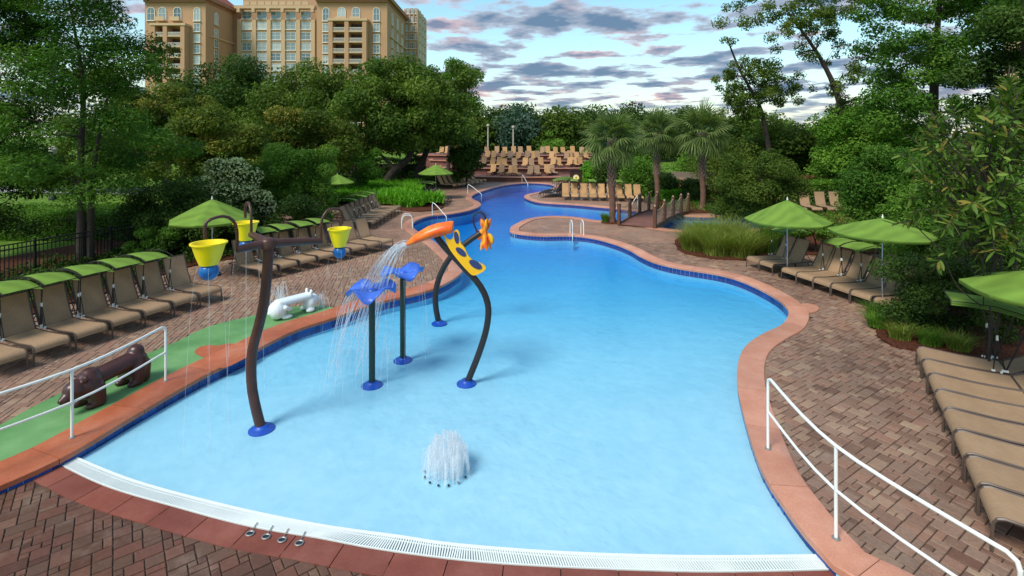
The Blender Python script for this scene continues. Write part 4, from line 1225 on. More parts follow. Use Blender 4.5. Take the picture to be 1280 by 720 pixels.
# blue flower posts
def petal_mesh(L, W, lift, droop):
    vs, fs = [], []; nu, nv = 8, 7
    for i in range(nu):
        u = i / (nu - 1)
        w = W * (0.30 + 0.9 * math.sin(math.pi * min(1, u * 0.80 + 0.08))) * (1 if u < 0.9 else 0.82)
        for k in range(nv):
            v = -1 + 2 * k / (nv - 1)
            z = lift * math.sin(u * math.pi * 0.9) - droop * u ** 2.2 + 0.17 * v * v * u * (1 - 0.3 * u)
            vs.append((0.03 + L * u, v * w, z))
    for i in range(nu - 1):
        for k in range(nv - 1): q = i * nv + k; fs.append((q, q + nv, q + nv + 1, q + 1))
    return MB().add(vs, fs).mesh('petal', M['flower_blue'])
def flower_post(px, py, ty, half, label, turn):
    r_, p = toy('flower_post', px, py, label, 'water toy', 'blue flower water toys')
    h = (at(px, ty, p.y) - p).z
    MB().tube([(0, 0, 0), (0, 0, h)], 0.060, 14).build('post', M['post_green'], r_, smooth=True)
    foot(r_, (0, 0, 0), 0.20)
    for k in range(4):
        L = half * lr.uniform(0.88, 1.0)
        me = petal_mesh(L, half * 0.54, 0.13, lr.uniform(-0.03, 0.10))
        o = link('petal', me, r_, smooth=True, loc=(0, 0, h - 0.02)); o.rotation_euler = (0, 0, R(turn + 90 * k) + lr.uniform(-.1, .1))
        s_ = o.modifiers.new('thick', 'SOLIDIFY'); s_.thickness = 0.022
    MB().lathe([(0.08, -0.04), (0.10, 0.0), (0.075, 0.07), (0.02, 0.10)], (0, 0, h), 14).build('centre', M['flower_blue'], r_, smooth=True)
flower_post(465, 481, 366, 0.44, 'blue flower fountain on a dark green post, nearer of two', 5)
flower_post(503.5, 450, 344, 0.42, 'blue flower fountain on a dark green post, farther of two', 32)

# water in the air
def strands(name, paths, r, label, mat='spray', n=5):
    mb = MB()
    for P in paths:
        k = len(P); mb.tube(P, [r * (0.55 + 0.45 * i / (k - 1)) for i in range(k)], n, False)
    return tag(mb.build(name, M[mat], smooth=True), label, 'water spray', None, 'stuff')
wr_ = random.Random(5)
def fall(p, v, z_end, n=10):
    """ballistic path from p with speed v to the level z_end"""
    t_ = (v.z + math.sqrt(max(0.0, v.z * v.z + 2 * 9.8 * (p.z - z_end)))) / 9.8
    return [p + v * (t_ * i / n) + Vector((0, 0, -4.9 * (t_ * i / n) ** 2)) for i in range(n + 1)]
J = lambda s: Vector((wr_.gauss(0, s), wr_.gauss(0, s), wr_.gauss(0, s)))
s0 = at(510, 305, 9.85)
strands('water_jet', [fall(s0 + J(0.03), Vector((-1.45 + wr_.gauss(0, .30), wr_.gauss(0.2, .2), wr_.gauss(0.1, .15))), WATER_Z + wr_.uniform(0, 1.0)) for _ in range(46)], 0.0075, 'white water pouring from the orange scoop beak')
for bx, by, bY, nm in ((261, 330, 7.62, 'left front'), (424.5, 308, 9.25, 'right'), (307.5, 300, 9.35, 'back')):
    c = at(bx, by, bY); pths = []
    for k in range(4):
        th = 2 * math.pi * k / 4 + 0.5
        d = Vector((math.cos(th), math.sin(th), 0))
        pths.append(fall(c + d * 0.12 + Vector((0, 0, -0.05)), d * wr_.uniform(0.18, 0.3) + Vector((0, 0, 0.5)), WATER_Z + 0.0, 14))
    strands('water_trickle', pths, 0.0034, f'thin water trickles falling from the {nm} yellow bucket')
for px, py, tx, yy in ((465, 366, 'nearer', 9.81), (503, 344, 'farther', 10.9)):
    c = at(px, py, yy); pths = []
    for k in range(16):
        th = R(170) + wr_.gauss(0, 0.5)
        d = Vector((math.cos(th), math.sin(th), 0)); pths.append(fall(c + d * 0.36 + Vector((0, 0, 0.02)), d * wr_.uniform(0.5, 0.9) + Vector((0, 0, 0.2)), WATER_Z))
    for k in range(7):
        th = wr_.uniform(0, 6.28); d = Vector((math.cos(th), math.sin(th), 0)); pths.append(fall(c + d * 0.40, d * 0.25, WATER_Z))
    strands('water_arc', pths, 0.0055, f'water spilling from the {tx} blue flower fountain')
def geyser(px, py, h, spread, n, label, r=0.007):
    c = G(px, py, 0.02); g_ = math.sqrt(2 * 9.8 * h)
    strands('ground_jet', [fall(c + Vector((wr_.gauss(0, .02), wr_.gauss(0, .02), 0)), Vector((wr_.gauss(0, spread), wr_.gauss(0, spread), g_ * wr_.uniform(0.55, 1.0))), 0.02, 14) for _ in range(n)], r, label)
geyser(350, 392, 0.85, 0.22, 50, 'white ground jet spouting behind the white animal bench')
geyser(402, 384, 0.45, 0.25, 26, 'small ground jet at the tip of the green play strip')
# bubbling jet ring in the shallow end
c = G(558, 588, WATER_Z); pth = []
for k in range(150):
    th = wr_.uniform(0, 2 * math.pi); rr = 0.36 * math.sqrt(wr_.uniform(0.10, 1.0))
    g_ = math.sqrt(2 * 9.8 * (0.60 * (1 - 0.55 * (rr / 0.40) ** 2)) * wr_.uniform(0.75, 1.0))
    b0 = c + Vector((rr * 0.72 * math.cos(th), rr * 0.72 * math.sin(th), -0.01))
    pth.append(fall(b0, Vector((wr_.gauss(0, .04) + rr * 0.42 * math.cos(th), wr_.gauss(0, .04) + rr * 0.42 * math.sin(th), g_)), WATER_Z, 8))
strands('bubbler', pth, 0.017, 'white bubbling water jet in the shallow front of the pool', 'spray_soft', 5)
nz = empty('nozzle_ring', c + Vector((0, 0, 0)), 0, 'ring of small dark nozzles under the bubbling jet', 'nozzle ring')
for k in range(14):
    th = 2 * math.pi * k / 14
    MB().lathe([(0.017, -0.010), (0.017, 0.002), (0.008, 0.004)], (0.31 * math.cos(th), 0.31 * math.sin(th), 0), 8).build('nozzle', M['nozzle_dark'], nz)
# four ring-headed stems on the red edging
for k, (x, y) in enumerate(((312.5, 667), (332.5, 671), (352.5, 675), (374, 679))):
    p = G(x, y, WATER_Z + 0.012)
    rt = empty('drain_ring', p, 0, f'small metal ring drain on the red edging, {ORD[k]} from the left', 'drain ring', 'ring drains on the edging')
    cir = [Vector((0.045 * math.cos(2 * math.pi * i / 18), 0.036 * math.sin(2 * math.pi * i / 18), 0.003)) for i in range(19)]
    MB().tube(cir, 0.009, 6, False).build('ring', M['drain_metal'], rt, smooth=True)
    MB().lathe([(0.028, -0.006), (0.028, 0.002), (0.0, 0.003)], (0, 0, 0), 14).build('disc', M['nozzle_dark'], rt)
    MB().tube([(0.0, 0.045, 0.003), (0.002, 0.17, 0.004)], 0.006, 6).build('stem', M['drain_metal'], rt)

# ================================================================== ANIMAL BENCHES
def blob_obj(name, shapes, mat, label, cat, loc, rz, voxel=0.018):
    mb = MB()
    for sh in shapes:
        if sh[0] == 's': mb.sphere(sh[1], sh[2], 16, 12, sh[3] if len(sh) > 3 else None)
        else: mb.tube(sh[1], sh[2], 14); [mb.sphere(sh[1][e], (sh[2][e],) * 3, 14, 10) for e in (0, -1)]
    o = mb.build(name, M[mat], smooth=True)
    o.location = loc; o.rotation_euler = (0, 0, rz)
    r_ = o.modifiers.new('body', 'REMESH'); r_.mode = 'VOXEL'; r_.voxel_size = voxel; r_.use_smooth_shade = True
    s_ = o.modifiers.new('soft', 'SMOOTH'); s_.factor = 0.5; s_.iterations = 4
    return tag(o, label, cat)
tb = lambda pts, rs: ('t', [Vector(p) for p in pts], rs)
bear = [tb([(-0.45, 0.06, 0.44), (0.38, 0.06, 0.42)], [0.125, 0.125]), tb([(-0.45, -0.06, 0.44), (0.38, -0.06, 0.42)], [0.125, 0.125]), tb([(-0.45, 0.0, 0.48), (0.38, 0.0, 0.46)], [0.10, 0.10]),
        ('s', (-0.47, 0, 0.32), (0.22, 0.235, 0.30)), ('s', (-0.50, 0, 0.56), (0.13, 0.15, 0.13)),
        tb([(-0.44, 0.12, 0.30), (-0.40, 0.14, 0.07)], [0.14, 0.11]), tb([(-0.44, -0.12, 0.30), (-0.40, -0.14, 0.07)], [0.14, 0.11]), ('s', (-0.33, 0.14, 0.05), (0.11, 0.08, 0.06)), ('s', (-0.33, -0.14, 0.05), (0.11, 0.08, 0.06)), tb([(-0.56, 0.10, 0.3), (-0.55, 0.12, 0.08)], [0.13, 0.11]), tb([(-0.56, -0.10, 0.3), (-0.55, -0.12, 0.08)], [0.13, 0.11]),
        ('s', (0.40, 0, 0.36), (0.22, 0.235, 0.24)), ('s', (0.36, 0, 0.54), (0.13, 0.14, 0.09)), tb([(0.36, 0.12, 0.3), (0.33, 0.15, 0.07)], [0.15, 0.12]), tb([(0.36, -0.12, 0.3), (0.33, -0.15, 0.07)], [0.15, 0.12]), ('s', (0.43, 0.15, 0.05), (0.11, 0.08, 0.06)), ('s', (0.43, -0.15, 0.05), (0.11, 0.08, 0.06)),
        ('s', (0.60, 0, 0.37), (0.17, 0.165, 0.16)), tb([(0.66, 0, 0.34), (0.76, 0, 0.28)], [0.11, 0.085]), ('s', (0.83, 0, 0.29), (0.035, 0.045, 0.035)), ('s', (0.54, 0.14, 0.53), (0.035, 0.055, 0.06)), ('s', (0.54, -0.14, 0.53), (0.035, 0.055, 0.06))]
q0, q1 = G(112, 512), G(166, 484)
hd = math.atan2(q0.y - q1.y, q0.x - q1.x)
br_ = blob_obj('bear_bench', bear, 'bear_brown', 'glossy dark brown bear-shaped bench on the green play strip', 'bench', ((q0.x + q1.x) / 2 - 0.12, (q0.y + q1.y) / 2 + 0.1, 0.012), hd, 0.017)
hip = [tb([(-0.40, 0.07, 0.40), (0.40, 0.07, 0.40)], [0.085, 0.085]), tb([(-0.40, -0.07, 0.40), (0.40, -0.07, 0.40)], [0.085, 0.085]), tb([(-0.40, 0.0, 0.40), (0.40, 0.0, 0.40)], [0.09, 0.09]),
       ('s', (-0.42, 0, 0.24), (0.22, 0.22, 0.23)), ('s', (-0.24, -0.15, 0.055), (0.14, 0.075, 0.055)), ('s', (-0.24, 0.15, 0.055), (0.14, 0.075, 0.055)), tb([(-0.30, -0.19, 0.30), (-0.20, -0.19, 0.24)], [0.06, 0.045]), tb([(-0.30, 0.19, 0.30), (-0.20, 0.19, 0.24)], [0.06, 0.045]), ('s', (-0.62, 0, 0.20), (0.05, 0.05, 0.05)),
       ('s', (0.43, 0, 0.22), (0.17, 0.19, 0.22)), ('s', (0.54, 0, 0.29), (0.13, 0.15, 0.13)), ('s', (0.65, 0, 0.25), (0.07, 0.10, 0.075)), ('s', (0.42, 0.11, 0.52), (0.04, 0.05, 0.065)), ('s', (0.42, -0.11, 0.52), (0.04, 0.05, 0.065)), ('s', (0.38, -0.14, 0.06), (0.12, 0.08, 0.06)), ('s', (0.38, 0.14, 0.06), (0.12, 0.08, 0.06))]
q0, q1 = G(347, 400), G(386, 389)
hd = math.atan2(q1.y - q0.y, q1.x - q0.x)
blob_obj('animal_bench', hip, 'hippo_white', 'white round animal-shaped bench at the far end of the play strip', 'bench', ((q0.x + q1.x) / 2, (q0.y + q1.y) / 2, 0.012), hd, 0.015)

# ================================================================== FOOTBRIDGE
n0, n1 = Vector((6.30, 25.9, 0)), Vector((9.75, 31.1, 0))
bd_ = (n1 - n0).normalized(); bs = Vector((bd_.y, -bd_.x, 0)); BL = (n1 - n0).length; bw = 0.93
br = empty('footbridge', n0, math.atan2(bd_.y, bd_.x), 'red-brown footbridge with square posts and sagging rope net sides', 'footbridge')
arch = lambda x: 0.05 + 0.16 * math.sin(math.pi * x / BL)
pm = MB().box((0, 0, 0), (0.135, 2 * bw - 0.1, 0.035)).mesh('plank', M['terrace_brick'])
x = 0.07
while x < BL:
    o = bpy.data.objects.new('plank', pm); col.objects.link(o); o.parent = br; o.location = (x, 0, arch(x)); x += 0.142
for s in (-1, 1):
    bm_ = MB()
    for k in range(12):
        xa, xb = BL * k / 12, BL * (k + 1) / 12
        bm_.bar((xa, s * bw, arch(xa) - 0.07), (xb, s * bw, arch(xb) - 0.07), 0.12, 0.26)
    bm_.build('beam', M['wood_post'], br)
    xs_ = [0.0, BL * 0.25, BL * 0.5, BL * 0.75, BL]
    for x in xs_:
        pz = 0.05 if x in (0.0, BL) else arch(x)
        po = MB().box((x, s * (bw + 0.01), pz + 0.50), (0.15, 0.15, 1.04)).box((x, s * (bw + 0.01), pz + 1.04), (0.17, 0.17, 0.04)).build('post', M['wood_post'], br)
        MB().lathe([(0.05, 0.0), (0.05, 0.06), (0.0, 0.09)], (x, s * (bw + 0.01), pz + 1.06), 8).build('cap', M['rope'], po)
    for xa, xb in zip(xs_, xs_[1:]):
        top = [Vector((xa + (xb - xa) * u / 10, s * bw, arch(xa + (xb - xa) * u / 10) + 0.98 - 0.22 * (1 - (2 * u / 10 - 1) ** 2))) for u in range(11)]
        MB().tube(top, 0.018, 6).build('rope', M['rope'], br, smooth=True)
        nt = MB()
        for u in range(0, 11):
            for dv in (-4, 4):
                v = u + dv
                if 0 <= v <= 10:
                    bot = Vector((top[v].x, top[v].y, arch(top[v].x) + 0.08)); nt.tube([top[u], bot], 0.006, 4, False)
        for hh in (0.3, 0.55): nt.tube([Vector((p.x, p.y, arch(p.x) + (p.z - arch(p.x)) * hh)) for p in top], 0.006, 4, False)
        nt.build('net', M['rope'], br)

# ================================================================== BLACK FENCE, SIGN, POLES, GREY FENCE
fl_ = crom([(-18.6, 10.5, 0), (-17.0, 12.9, 0), (-15.8, 15.8, 0), (-14.7, 19.4, 0), (-13.7, 23.0, 0)], 0.115)
fe = empty('metal_fence', fl_[0], 0, 'black metal picket fence in front of the lawn', 'fence')
f0 = fl_[0]
pk = MB().box((0, 0, 0.60), (0.02, 0.02, 1.16)).mesh('picket', M['black_metal'])
for p in fl_:
    o = bpy.data.objects.new('picket', pk); col.objects.link(o); o.parent = fe; o.location = p - f0
for z in (0.12, 1.05, 1.2):
    MB().tube([p - f0 + Vector((0, 0, z)) for p in fl_[::6] + [fl_[-1]]], 0.022, 6).build('rail', M['black_metal'], fe)
for p in fl_[::20]: MB().box(p - f0 + Vector((0.0, 0, 0.65)), (0.06, 0.06, 1.3)).build('post', M['black_metal'], fe)
sg = empty('notice_board', (5.5, 44.0, 0), 0, 'dark brown board with a round cream emblem behind the peninsula loungers', 'sign')
MB().box((0, 0, 0.83), (1.05, 0.10, 1.62)).build('board', M['sign_board'], sg, bevel=0.01)
MB().box((0, 0, 1.67), (1.2, 0.22, 0.06)).build('cap', M['sign_board'], sg)
def disc(r_, y, th, mat, nm, par, c=(0, 0)):
    ring = [(r_ * math.cos(2 * math.pi * k / 28) + c[0], r_ * math.sin(2 * math.pi * k / 28) + c[1]) for k in range(28)]
    vs = [(x, y, z) for x, z in ring] + [(x, y + th, z) for x, z in ring]
    fs = [tuple(range(28)), tuple(range(55, 27, -1))] + [(k, k + 28, (k + 1) % 28 + 28, (k + 1) % 28) for k in range(28)]
    return MB().add(vs, fs).build(nm, M[mat], par)
em = disc(0.26, -0.075, 0.024, 'emblem_cream', 'emblem', sg, (0, 1.02))
disc(0.10, -0.085, 0.009, 'bucket_yellow', 'emblem_centre', em, (0, 1.02)); disc(0.045, -0.092, 0.006, 'post_green', 'emblem_mark', em, (0, 1.03))
for k, (px, Yp, t_, bb) in enumerate(((575.5, 68, 160, 205), (610, 69, 158, 200), (641.5, 69, 160, 202))):
    X = (px - 640) * Yp / F; zt_ = EYE - (t_ - HOR) * Yp / F
    po = empty('lamp_post', (X, Yp, 2.1), 0, f'slim pale lamp post above the terrace loungers, {ORD[k]} from the left', 'lamp post', 'pale lamp posts above the terrace')
    MB().tube([(0, 0, 0), (0, 0, zt_ - 2.1)], [0.11, 0.07], 8).build('pole', M['post_white'], po, smooth=True)
    MB().lathe([(0.10, 0.0), (0.20, 0.05), (0.20, 0.22), (0.05, 0.32)], (0, 0, zt_ - 2.1), 10).build('lantern', M['post_white'], po, smooth=True)
gf = empty('plank_fence', (11.6, 42.6, 0.045), 0, 'weathered grey plank fence behind the palms', 'fence')
gm = MB().box((0, 0, 0.78), (0.19, 0.03, 1.56)).mesh('plank', M['wood_grey'])
for k in range(30):
    o = bpy.data.objects.new('plank', gm); col.objects.link(o); o.parent = gf; o.location = (0.2 * k, 0.55 * (k / 30) ** 2, lr.uniform(-.02, .02))
for z in (0.35, 1.3): MB().bar((0, 0.04, z), (5.9, 0.6, z), 0.04, 0.08).build('rail', M['wood_grey'], gf)
# lamp post on the left lawn
lp = empty('street_lamp', (-33.2, 37.0, -0.03), 0, 'dark street lamp beside the path on the left lawn', 'street lamp')
MB().lathe([(0.25, 0.0), (0.22, 0.25), (0.09, 0.4), (0.07, 3.2)], n=10).build('pole', M['black_metal'], lp, smooth=True)
MB().lathe([(0.09, 3.2), (0.22, 3.3), (0.26, 3.7), (0.1, 3.9)], n=10).build('lantern', M['post_white'], lp, smooth=True)
# ================================================================== HOTEL AND FAR HOUSES
def arch_win(w, h, fr_w=0.16):
    """frame with round head (mesh) and its pane (mesh); origin at the middle of the sill"""
    n = 10; r_ = w / 2
    def outline(k):
        rr = r_ - k; pts = [(-rr, k), (rr, k)] + [(rr * math.cos(math.pi * i / n), h - r_ + rr * math.sin(math.pi * i / n)) for i in range(n + 1)]
        return pts
    return outline(0), outline(fr_w)
def slab_xz(pts, y0, y1, mb):
    n = len(pts); tri = tessellate_polygon([[Vector((x, z, 0)) for x, z in pts]])
    vs = [(x, y0, z) for x, z in pts] + [(x, y1, z) for x, z in pts]; fs = []
    for t_ in tri:
        A, B, C = [Vector(pts[i]) for i in t_]
        if (B - A).cross(C - A) < 0: t_ = t_[::-1]
        fs.append(tuple(t_)); fs.append(tuple(i + n for i in t_[::-1]))
    for i in range(n): j = (i + 1) % n; fs.append((j, i, i + n, j + n))
    mb.add(vs, fs); return mb
WM = {}
def window_meshes(w, h, arched):
    k = (round(w, 2), round(h, 2), arched)
    if k in WM: return WM[k]
    if arched: of, inn_ = arch_win(w, h)
    else: of, inn_ = [(-w / 2, 0), (w / 2, 0), (w / 2, h), (-w / 2, h)], [(-w / 2 + .14, .14), (w / 2 - .14, .14), (w / 2 - .14, h - .14), (-w / 2 + .14, h - .14)]
    f = MB(); n = len(of)
    vs = [(x, -0.10, z) for x, z in of] + [(x, -0.10, z) for x, z in inn_] + [(x, 0.10, z) for x, z in of] + [(x, 0.06, z) for x, z in inn_]
    fs = []
    for i in range(n):
        j = (i + 1) % n
        fs += [(i, j, n + j, n + i), (j, i, 2 * n + i, 2 * n + j), (n + i, n + j, 3 * n + j, 3 * n + i)]
    f.add(vs, fs)
    f.box((0, -0.03, h / 2), (0.09, 0.10, h - 0.2)); f.box((0, -0.028, h * 0.52), (w - 0.2, 0.09, 0.09)); f.box((0, -0.17, -0.06), (w + 0.3, 0.4, 0.12))
    fm = f.mesh('window', M['window_frame'])
    pmesh = slab_xz(inn_, 0.0, 0.05, MB()).mesh('pane', M['window_glass'])
    WM[k] = (fm, pmesh); return WM[k]
def window(par, x, y, z, w, h, arched=False, rz=0.0):
    fm, pm_ = window_meshes(w, h, arched)
    o = bpy.data.objects.new('window', fm); col.objects.link(o); o.parent = par; o.location = (x, y, z); o.rotation_euler = (0, 0, rz)
    p = bpy.data.objects.new('pane', pm_); col.objects.link(p); p.parent = o
    return o
HY = 157.0; HS = HY / F
hx_ = lambda px, Y=HY: (px - 640.0) * Y / F
hz_ = lambda py, Y=HY: EYE - (py - HOR) * Y / F
ho = empty('hotel', (0, 0, 0), 0, 'tall tan stucco hotel with arched windows and stacked balconies', 'hotel')
def block(px0, px1, y0, y1, top, mat, nm='wall', z0=0.0):
    X0, X1 = hx_(px0, y0), hx_(px1, y0)
    return MB().box(((X0 + X1) / 2, (y0 + y1) / 2, (z0 + top) / 2), (X1 - X0, y1 - y0, top - z0)).build(nm, M[mat], ho)
FH = 3.19
def cx8(x): return 170 + x / 3.459
def cy8(y): return y / 3.459
TOP = 47.5
# left wing, middle, right wing, corner tower
block(181, 257, HY, 176, TOP, 'stucco'); block(252, 297, 172.5, 200, TOP + 1, 'stucco_dark')
block(296, 397, 172, 201, 44.0, 'stucco'); block(396, 484, HY, 186, TOP, 'stucco'); block(505, 522.5, 184.5, 203, TOP + 3, 'stucco_pale')
block(478, 511, 185.0, 213, TOP, 'stucco_dark')
# cornices and roofs
for px0, px1, y0, y1 in ((178, 261, HY - 1.6, 178), (393, 488, HY - 1.6, 187)):
    X0, X1 = hx_(px0), hx_(px1)
    MB().box(((X0 + X1) / 2, (y0 + y1) / 2, TOP - 0.5), (X1 - X0, y1 - y0, 1.2)).box(((X0 + X1) / 2, (y0 + y1) / 2, TOP - 1.5), (X1 - X0 - 1.6, y1 - y0 - 1.6, 0.9)).build('cornice', M['stucco_dark'], ho)
    MB().box(((X0 + X1) / 2, (y0 + y1) / 2, TOP + 2.3), (X1 - X0 - 1, y1 - y0 - 1, 4.4), taper=0.55).build('roof', M['roof_red'], ho)
X0, X1 = hx_(296, 172), hx_(397, 172)
MB().box(((X0 + X1) / 2, 171.0, hz_(9.5, 171)), (X1 - X0 - 0.5, 2.2, 1.0)).build('cornice', M['stucco_pale'], ho)
MB().box(((X0 + X1) / 2, 188, 48.0), (X1 - X0, 24, 7.6)).build('penthouse', M['stucco'], ho)
# middle: pilasters, bands and rows of windows
wc = [308.7, 327.5, 344.9, 363.6, 382.4]
for px in (299.5, 318, 336.3, 354.2, 373, 391.5):
    MB().box((hx_(px, 171.7), 171.75, 22), (1.3, 0.7, 43.2)).build('pilaster', M['stucco_pale'], ho)
    MB().box((hx_(px, 170.6), 170.2, hz_(13, 170)), (1.0, 1.2, 1.3)).build('bracket', M['stucco_pale'], ho)
for q in range(11):
    z = hz_(24.2 + 13.0 * q, 172)
    if z < 3: break
    for px in wc: window(ho, hx_(px, 171.9), 171.88, z, 3.35, 2.65)
    if q: MB().box((hx_(346, 171.9), 171.9, z + 3.05), (X1 - X0 - 1.0, 0.34, 0.30)).build('band', M['stucco_pale'], ho)
# penthouse parapet with balusters over the middle
for px in wc + [318, 336, 354, 373]: MB().box((hx_(px, 171), 170.6, hz_(4.0, 170.6)), (2.0, 0.3, 1.2)).build('parapet', M['stucco_pale'], ho)
for px in wc: window(ho, hx_(px, 176), 175.9, 45.0, 3.0, 2.4)
# wings: balcony stacks, arched windows, side columns
def wing(pil, bal, arches, winc, y_top, y0=HY):
    zt_ = hz_(cy8(y_top), y0)
    for x in pil: MB().box((hx_(cx8(x), y0 - 2.4), y0 - 1.35, zt_ / 2), (1.25, 2.7, zt_)).build('pier', M['stucco'], ho)
    xa, xb = hx_(cx8(pil[0]), y0 - 2.4), hx_(cx8(pil[-1]), y0 - 2.4)
    MB().box(((xa + xb) / 2, y0 - 1.35, zt_ + 0.35), (xb - xa + 1.9, 3.1, 0.7)).build('balcony_head', M['stucco_pale'], ho)
    for k in range(20):
        z = zt_ - 3.05 - FH * k
        if z < 1: break
        for a_, b2 in zip(pil, pil[1:]):
            x0, x1 = hx_(cx8(a_), y0 - 2.4) + 0.62, hx_(cx8(b2), y0 - 2.4) - 0.62
            xm, ww = (x0 + x1) / 2, x1 - x0
            bl = MB().box((xm, y0 - 1.30, z - 0.17), (ww, 2.6, 0.30)).build('balcony', M['stucco_pale'], ho)
            rl = MB().box((xm, y0 - 2.45, z + 1.05), (ww, 0.10, 0.10)).box((xm, y0 - 2.45, z + 0.10), (ww, 0.08, 0.08))
            nb_ = max(4, int(ww / 0.28))
            for i in range(nb_): rl.box((x0 + ww * (i + 0.5) / nb_, y0 - 2.45, z + 0.57), (0.10, 0.07, 0.9))
            rl.build('railing', M['window_frame'], bl)
            MB().box((xm, y0 - 0.06, z + 1.30), (ww - 0.2, 0.10, 2.5)).build('balcony_door', M['recess_dark'], ho)  # dark door wall, with the recess shade put into its colour
    for x in arches:
        window(ho, hx_(cx8(x), y0), y0 - 0.12, hz_(cy8(90), y0), 2.5, 4.2, True)
        if x in bal: 
            zb = hz_(cy8(92), y0)
            bb = MB().box((hx_(cx8(x), y0), y0 - 0.9, zb), (3.0, 1.6, 0.3)).build('balcony', M['stucco_pale'], ho)
            MB().box((hx_(cx8(x), y0), y0 - 1.62, zb + 0.6), (3.0, 0.12, 1.0)).build('railing', M['stucco_pale'], bb)
    for x in winc:
        window(ho, hx_(cx8(x), y0), y0 - 0.12, hz_(cy8(92), y0), 2.1, 4.2, True)
        for k in range(13):
            z = hz_(cy8(138), y0) - 3.30 * k
            if z < 1: break
            window(ho, hx_(cx8(x), y0), y0 - 0.12, z, 2.0, 2.6)
wing((75, 127, 203), (115, 180), (66, 115, 180), (265,), 118)
wing((842, 911, 988), (890, 952), (890, 952), (822, 1040), 98)
# side faces (turned towards the middle)
for xw, ya, yb in ((hx_(257), 159, 174), (hx_(484), 160, 184)):
    for k in range(14):
        z = hz_(cy8(92)) - 3.3 * k - (0.0 if k == 0 else 0.55)
        if z < 1: break
        for yy in ((162.5,) if xw < -60 else (163.5, 171, 178)): window(ho, xw + 0.12, yy, z, 2.0, 4.0 if k == 0 else 2.6, k == 0, R(90))
    MB().box((xw + 0.25, (ya + yb) / 2, hz_(cy8(150))), (0.5, yb - ya, 0.5)).build('band', M['stucco_pale'], ho)
for k in range(16):
    z = 48.5 - 3.1 * k
    if z < 1: break
    for px in (509.5, 514.5, 519.5): window(ho, hx_(px, 184.4), 184.38, z, 1.15, 2.2)
    for yy in (188.5, 194, 199): window(ho, hx_(522.5, 184.5) + 0.12, yy, z, 1.6, 2.2, False, R(90))
for px in (506.5, 512, 517, 521.6): MB().box((hx_(px, 184.2), 184.3, 25), (0.5, 0.5, 50)).build('pilaster', M['stucco'], ho)

def far_house(name, x, y, w, d, h, label, wins, mat='stucco', z0=0.0):
    r_ = empty(name, (x, y, z0), 0, label, 'building')
    MB().box((0, 0, h / 2), (w, d, h)).build('wall', M[mat], r_)
    MB().box((0, 0, h + 0.25), (w + 1.0, d + 1.0, 0.5)).build('cornice', M['stucco_pale'], r_)
    for (wx, wz, ww, wh) in wins: window(r_, wx, -d / 2 - 0.1, wz, ww, wh)
    return r_
far_house('apartment_building', 83, 68, 20, 16, 30, 'pink-beige apartment block glimpsed behind the upper right trees', [(dx, 2 + 3.4 * k, 1.6, 2.0) for k in range(8) for dx in (-7.5, -4.5, -1.5, 1.5, 4.5, 7.5)], 'stucco_pale')
pv = far_house('pavilion', -0.9, 112, 7.5, 6, 5.4, 'small yellow pavilion glimpsed between the far trees', [(-2.2, 2.2, 1.3, 2.0), (0.0, 2.2, 1.3, 2.0), (2.2, 2.2, 1.3, 2.0)], 'stucco', 1.0)
for dx in (-3.3, -1.1, 1.1, 3.3): MB().box((dx, -3.6, 2.7), (0.4, 0.4, 5.4)).build('column', M['stucco_pale'], pv)

# ================================================================== PLANTS
def quads_mesh(name, V, tint, mat):
    """V: (n,4,3) leaf quads; tint: (n,)"""
    n = len(V); me = bpy.data.meshes.new(name)
    me.vertices.add(n * 4); me.vertices.foreach_set('co', V.reshape(-1).astype(np.float32))
    me.loops.add(n * 4); me.loops.foreach_set('vertex_index', np.arange(n * 4, dtype=np.int32))
    me.polygons.add(n); me.polygons.foreach_set('loop_start', np.arange(n, dtype=np.int32) * 4)
    try: me.polygons.foreach_set('loop_total', np.full(n, 4, dtype=np.int32))
    except Exception: pass
    me.update(calc_edges=True)
    a = me.attributes.new('tint', 'FLOAT', 'POINT'); a.data.foreach_set('value', np.repeat(np.clip(tint, 0, 1), 4).astype(np.float32))
    me.materials.append(mat)
    return me
def unit(a): return a / np.maximum(np.linalg.norm(a, axis=1, keepdims=True), 1e-9)
def leaf_quads(rs, C, Rd, per, size, aspect, outward=0.6, up=0.5, droop=0.0, shell=2.4):
    K = len(C); idx = np.repeat(np.arange(K), per); n = len(idx)
    d = unit(rs.normal(size=(n, 3))); u = rs.random(n) ** (1 / shell)
    pos = C[idx] + Rd[idx] * d * u[:, None]
    nor = unit(d * outward + np.array([0, 0, up]) + rs.normal(size=(n, 3)) * 0.55)
    t = np.cross(nor, unit(rs.normal(size=(n, 3)))); t = unit(t); t[:, 2] -= droop; t = unit(t)
    b = unit(np.cross(nor, t))
    L = size * (0.65 + 0.7 * rs.random(n)); W = L * aspect
    nn = np.cross(t, b)
    V = np.stack([pos - t * (L / 2)[:, None], pos + b * (W / 2)[:, None] + nn * (W * 0.12)[:, None], pos + t * (L / 2)[:, None], pos - b * (W / 2)[:, None] + nn * (W * 0.12)[:, None]], axis=1)
    ct = rs.random(K)
    tint = 0.15 + 0.45 * ct[idx] + 0.45 * rs.random(n)
    return V, tint
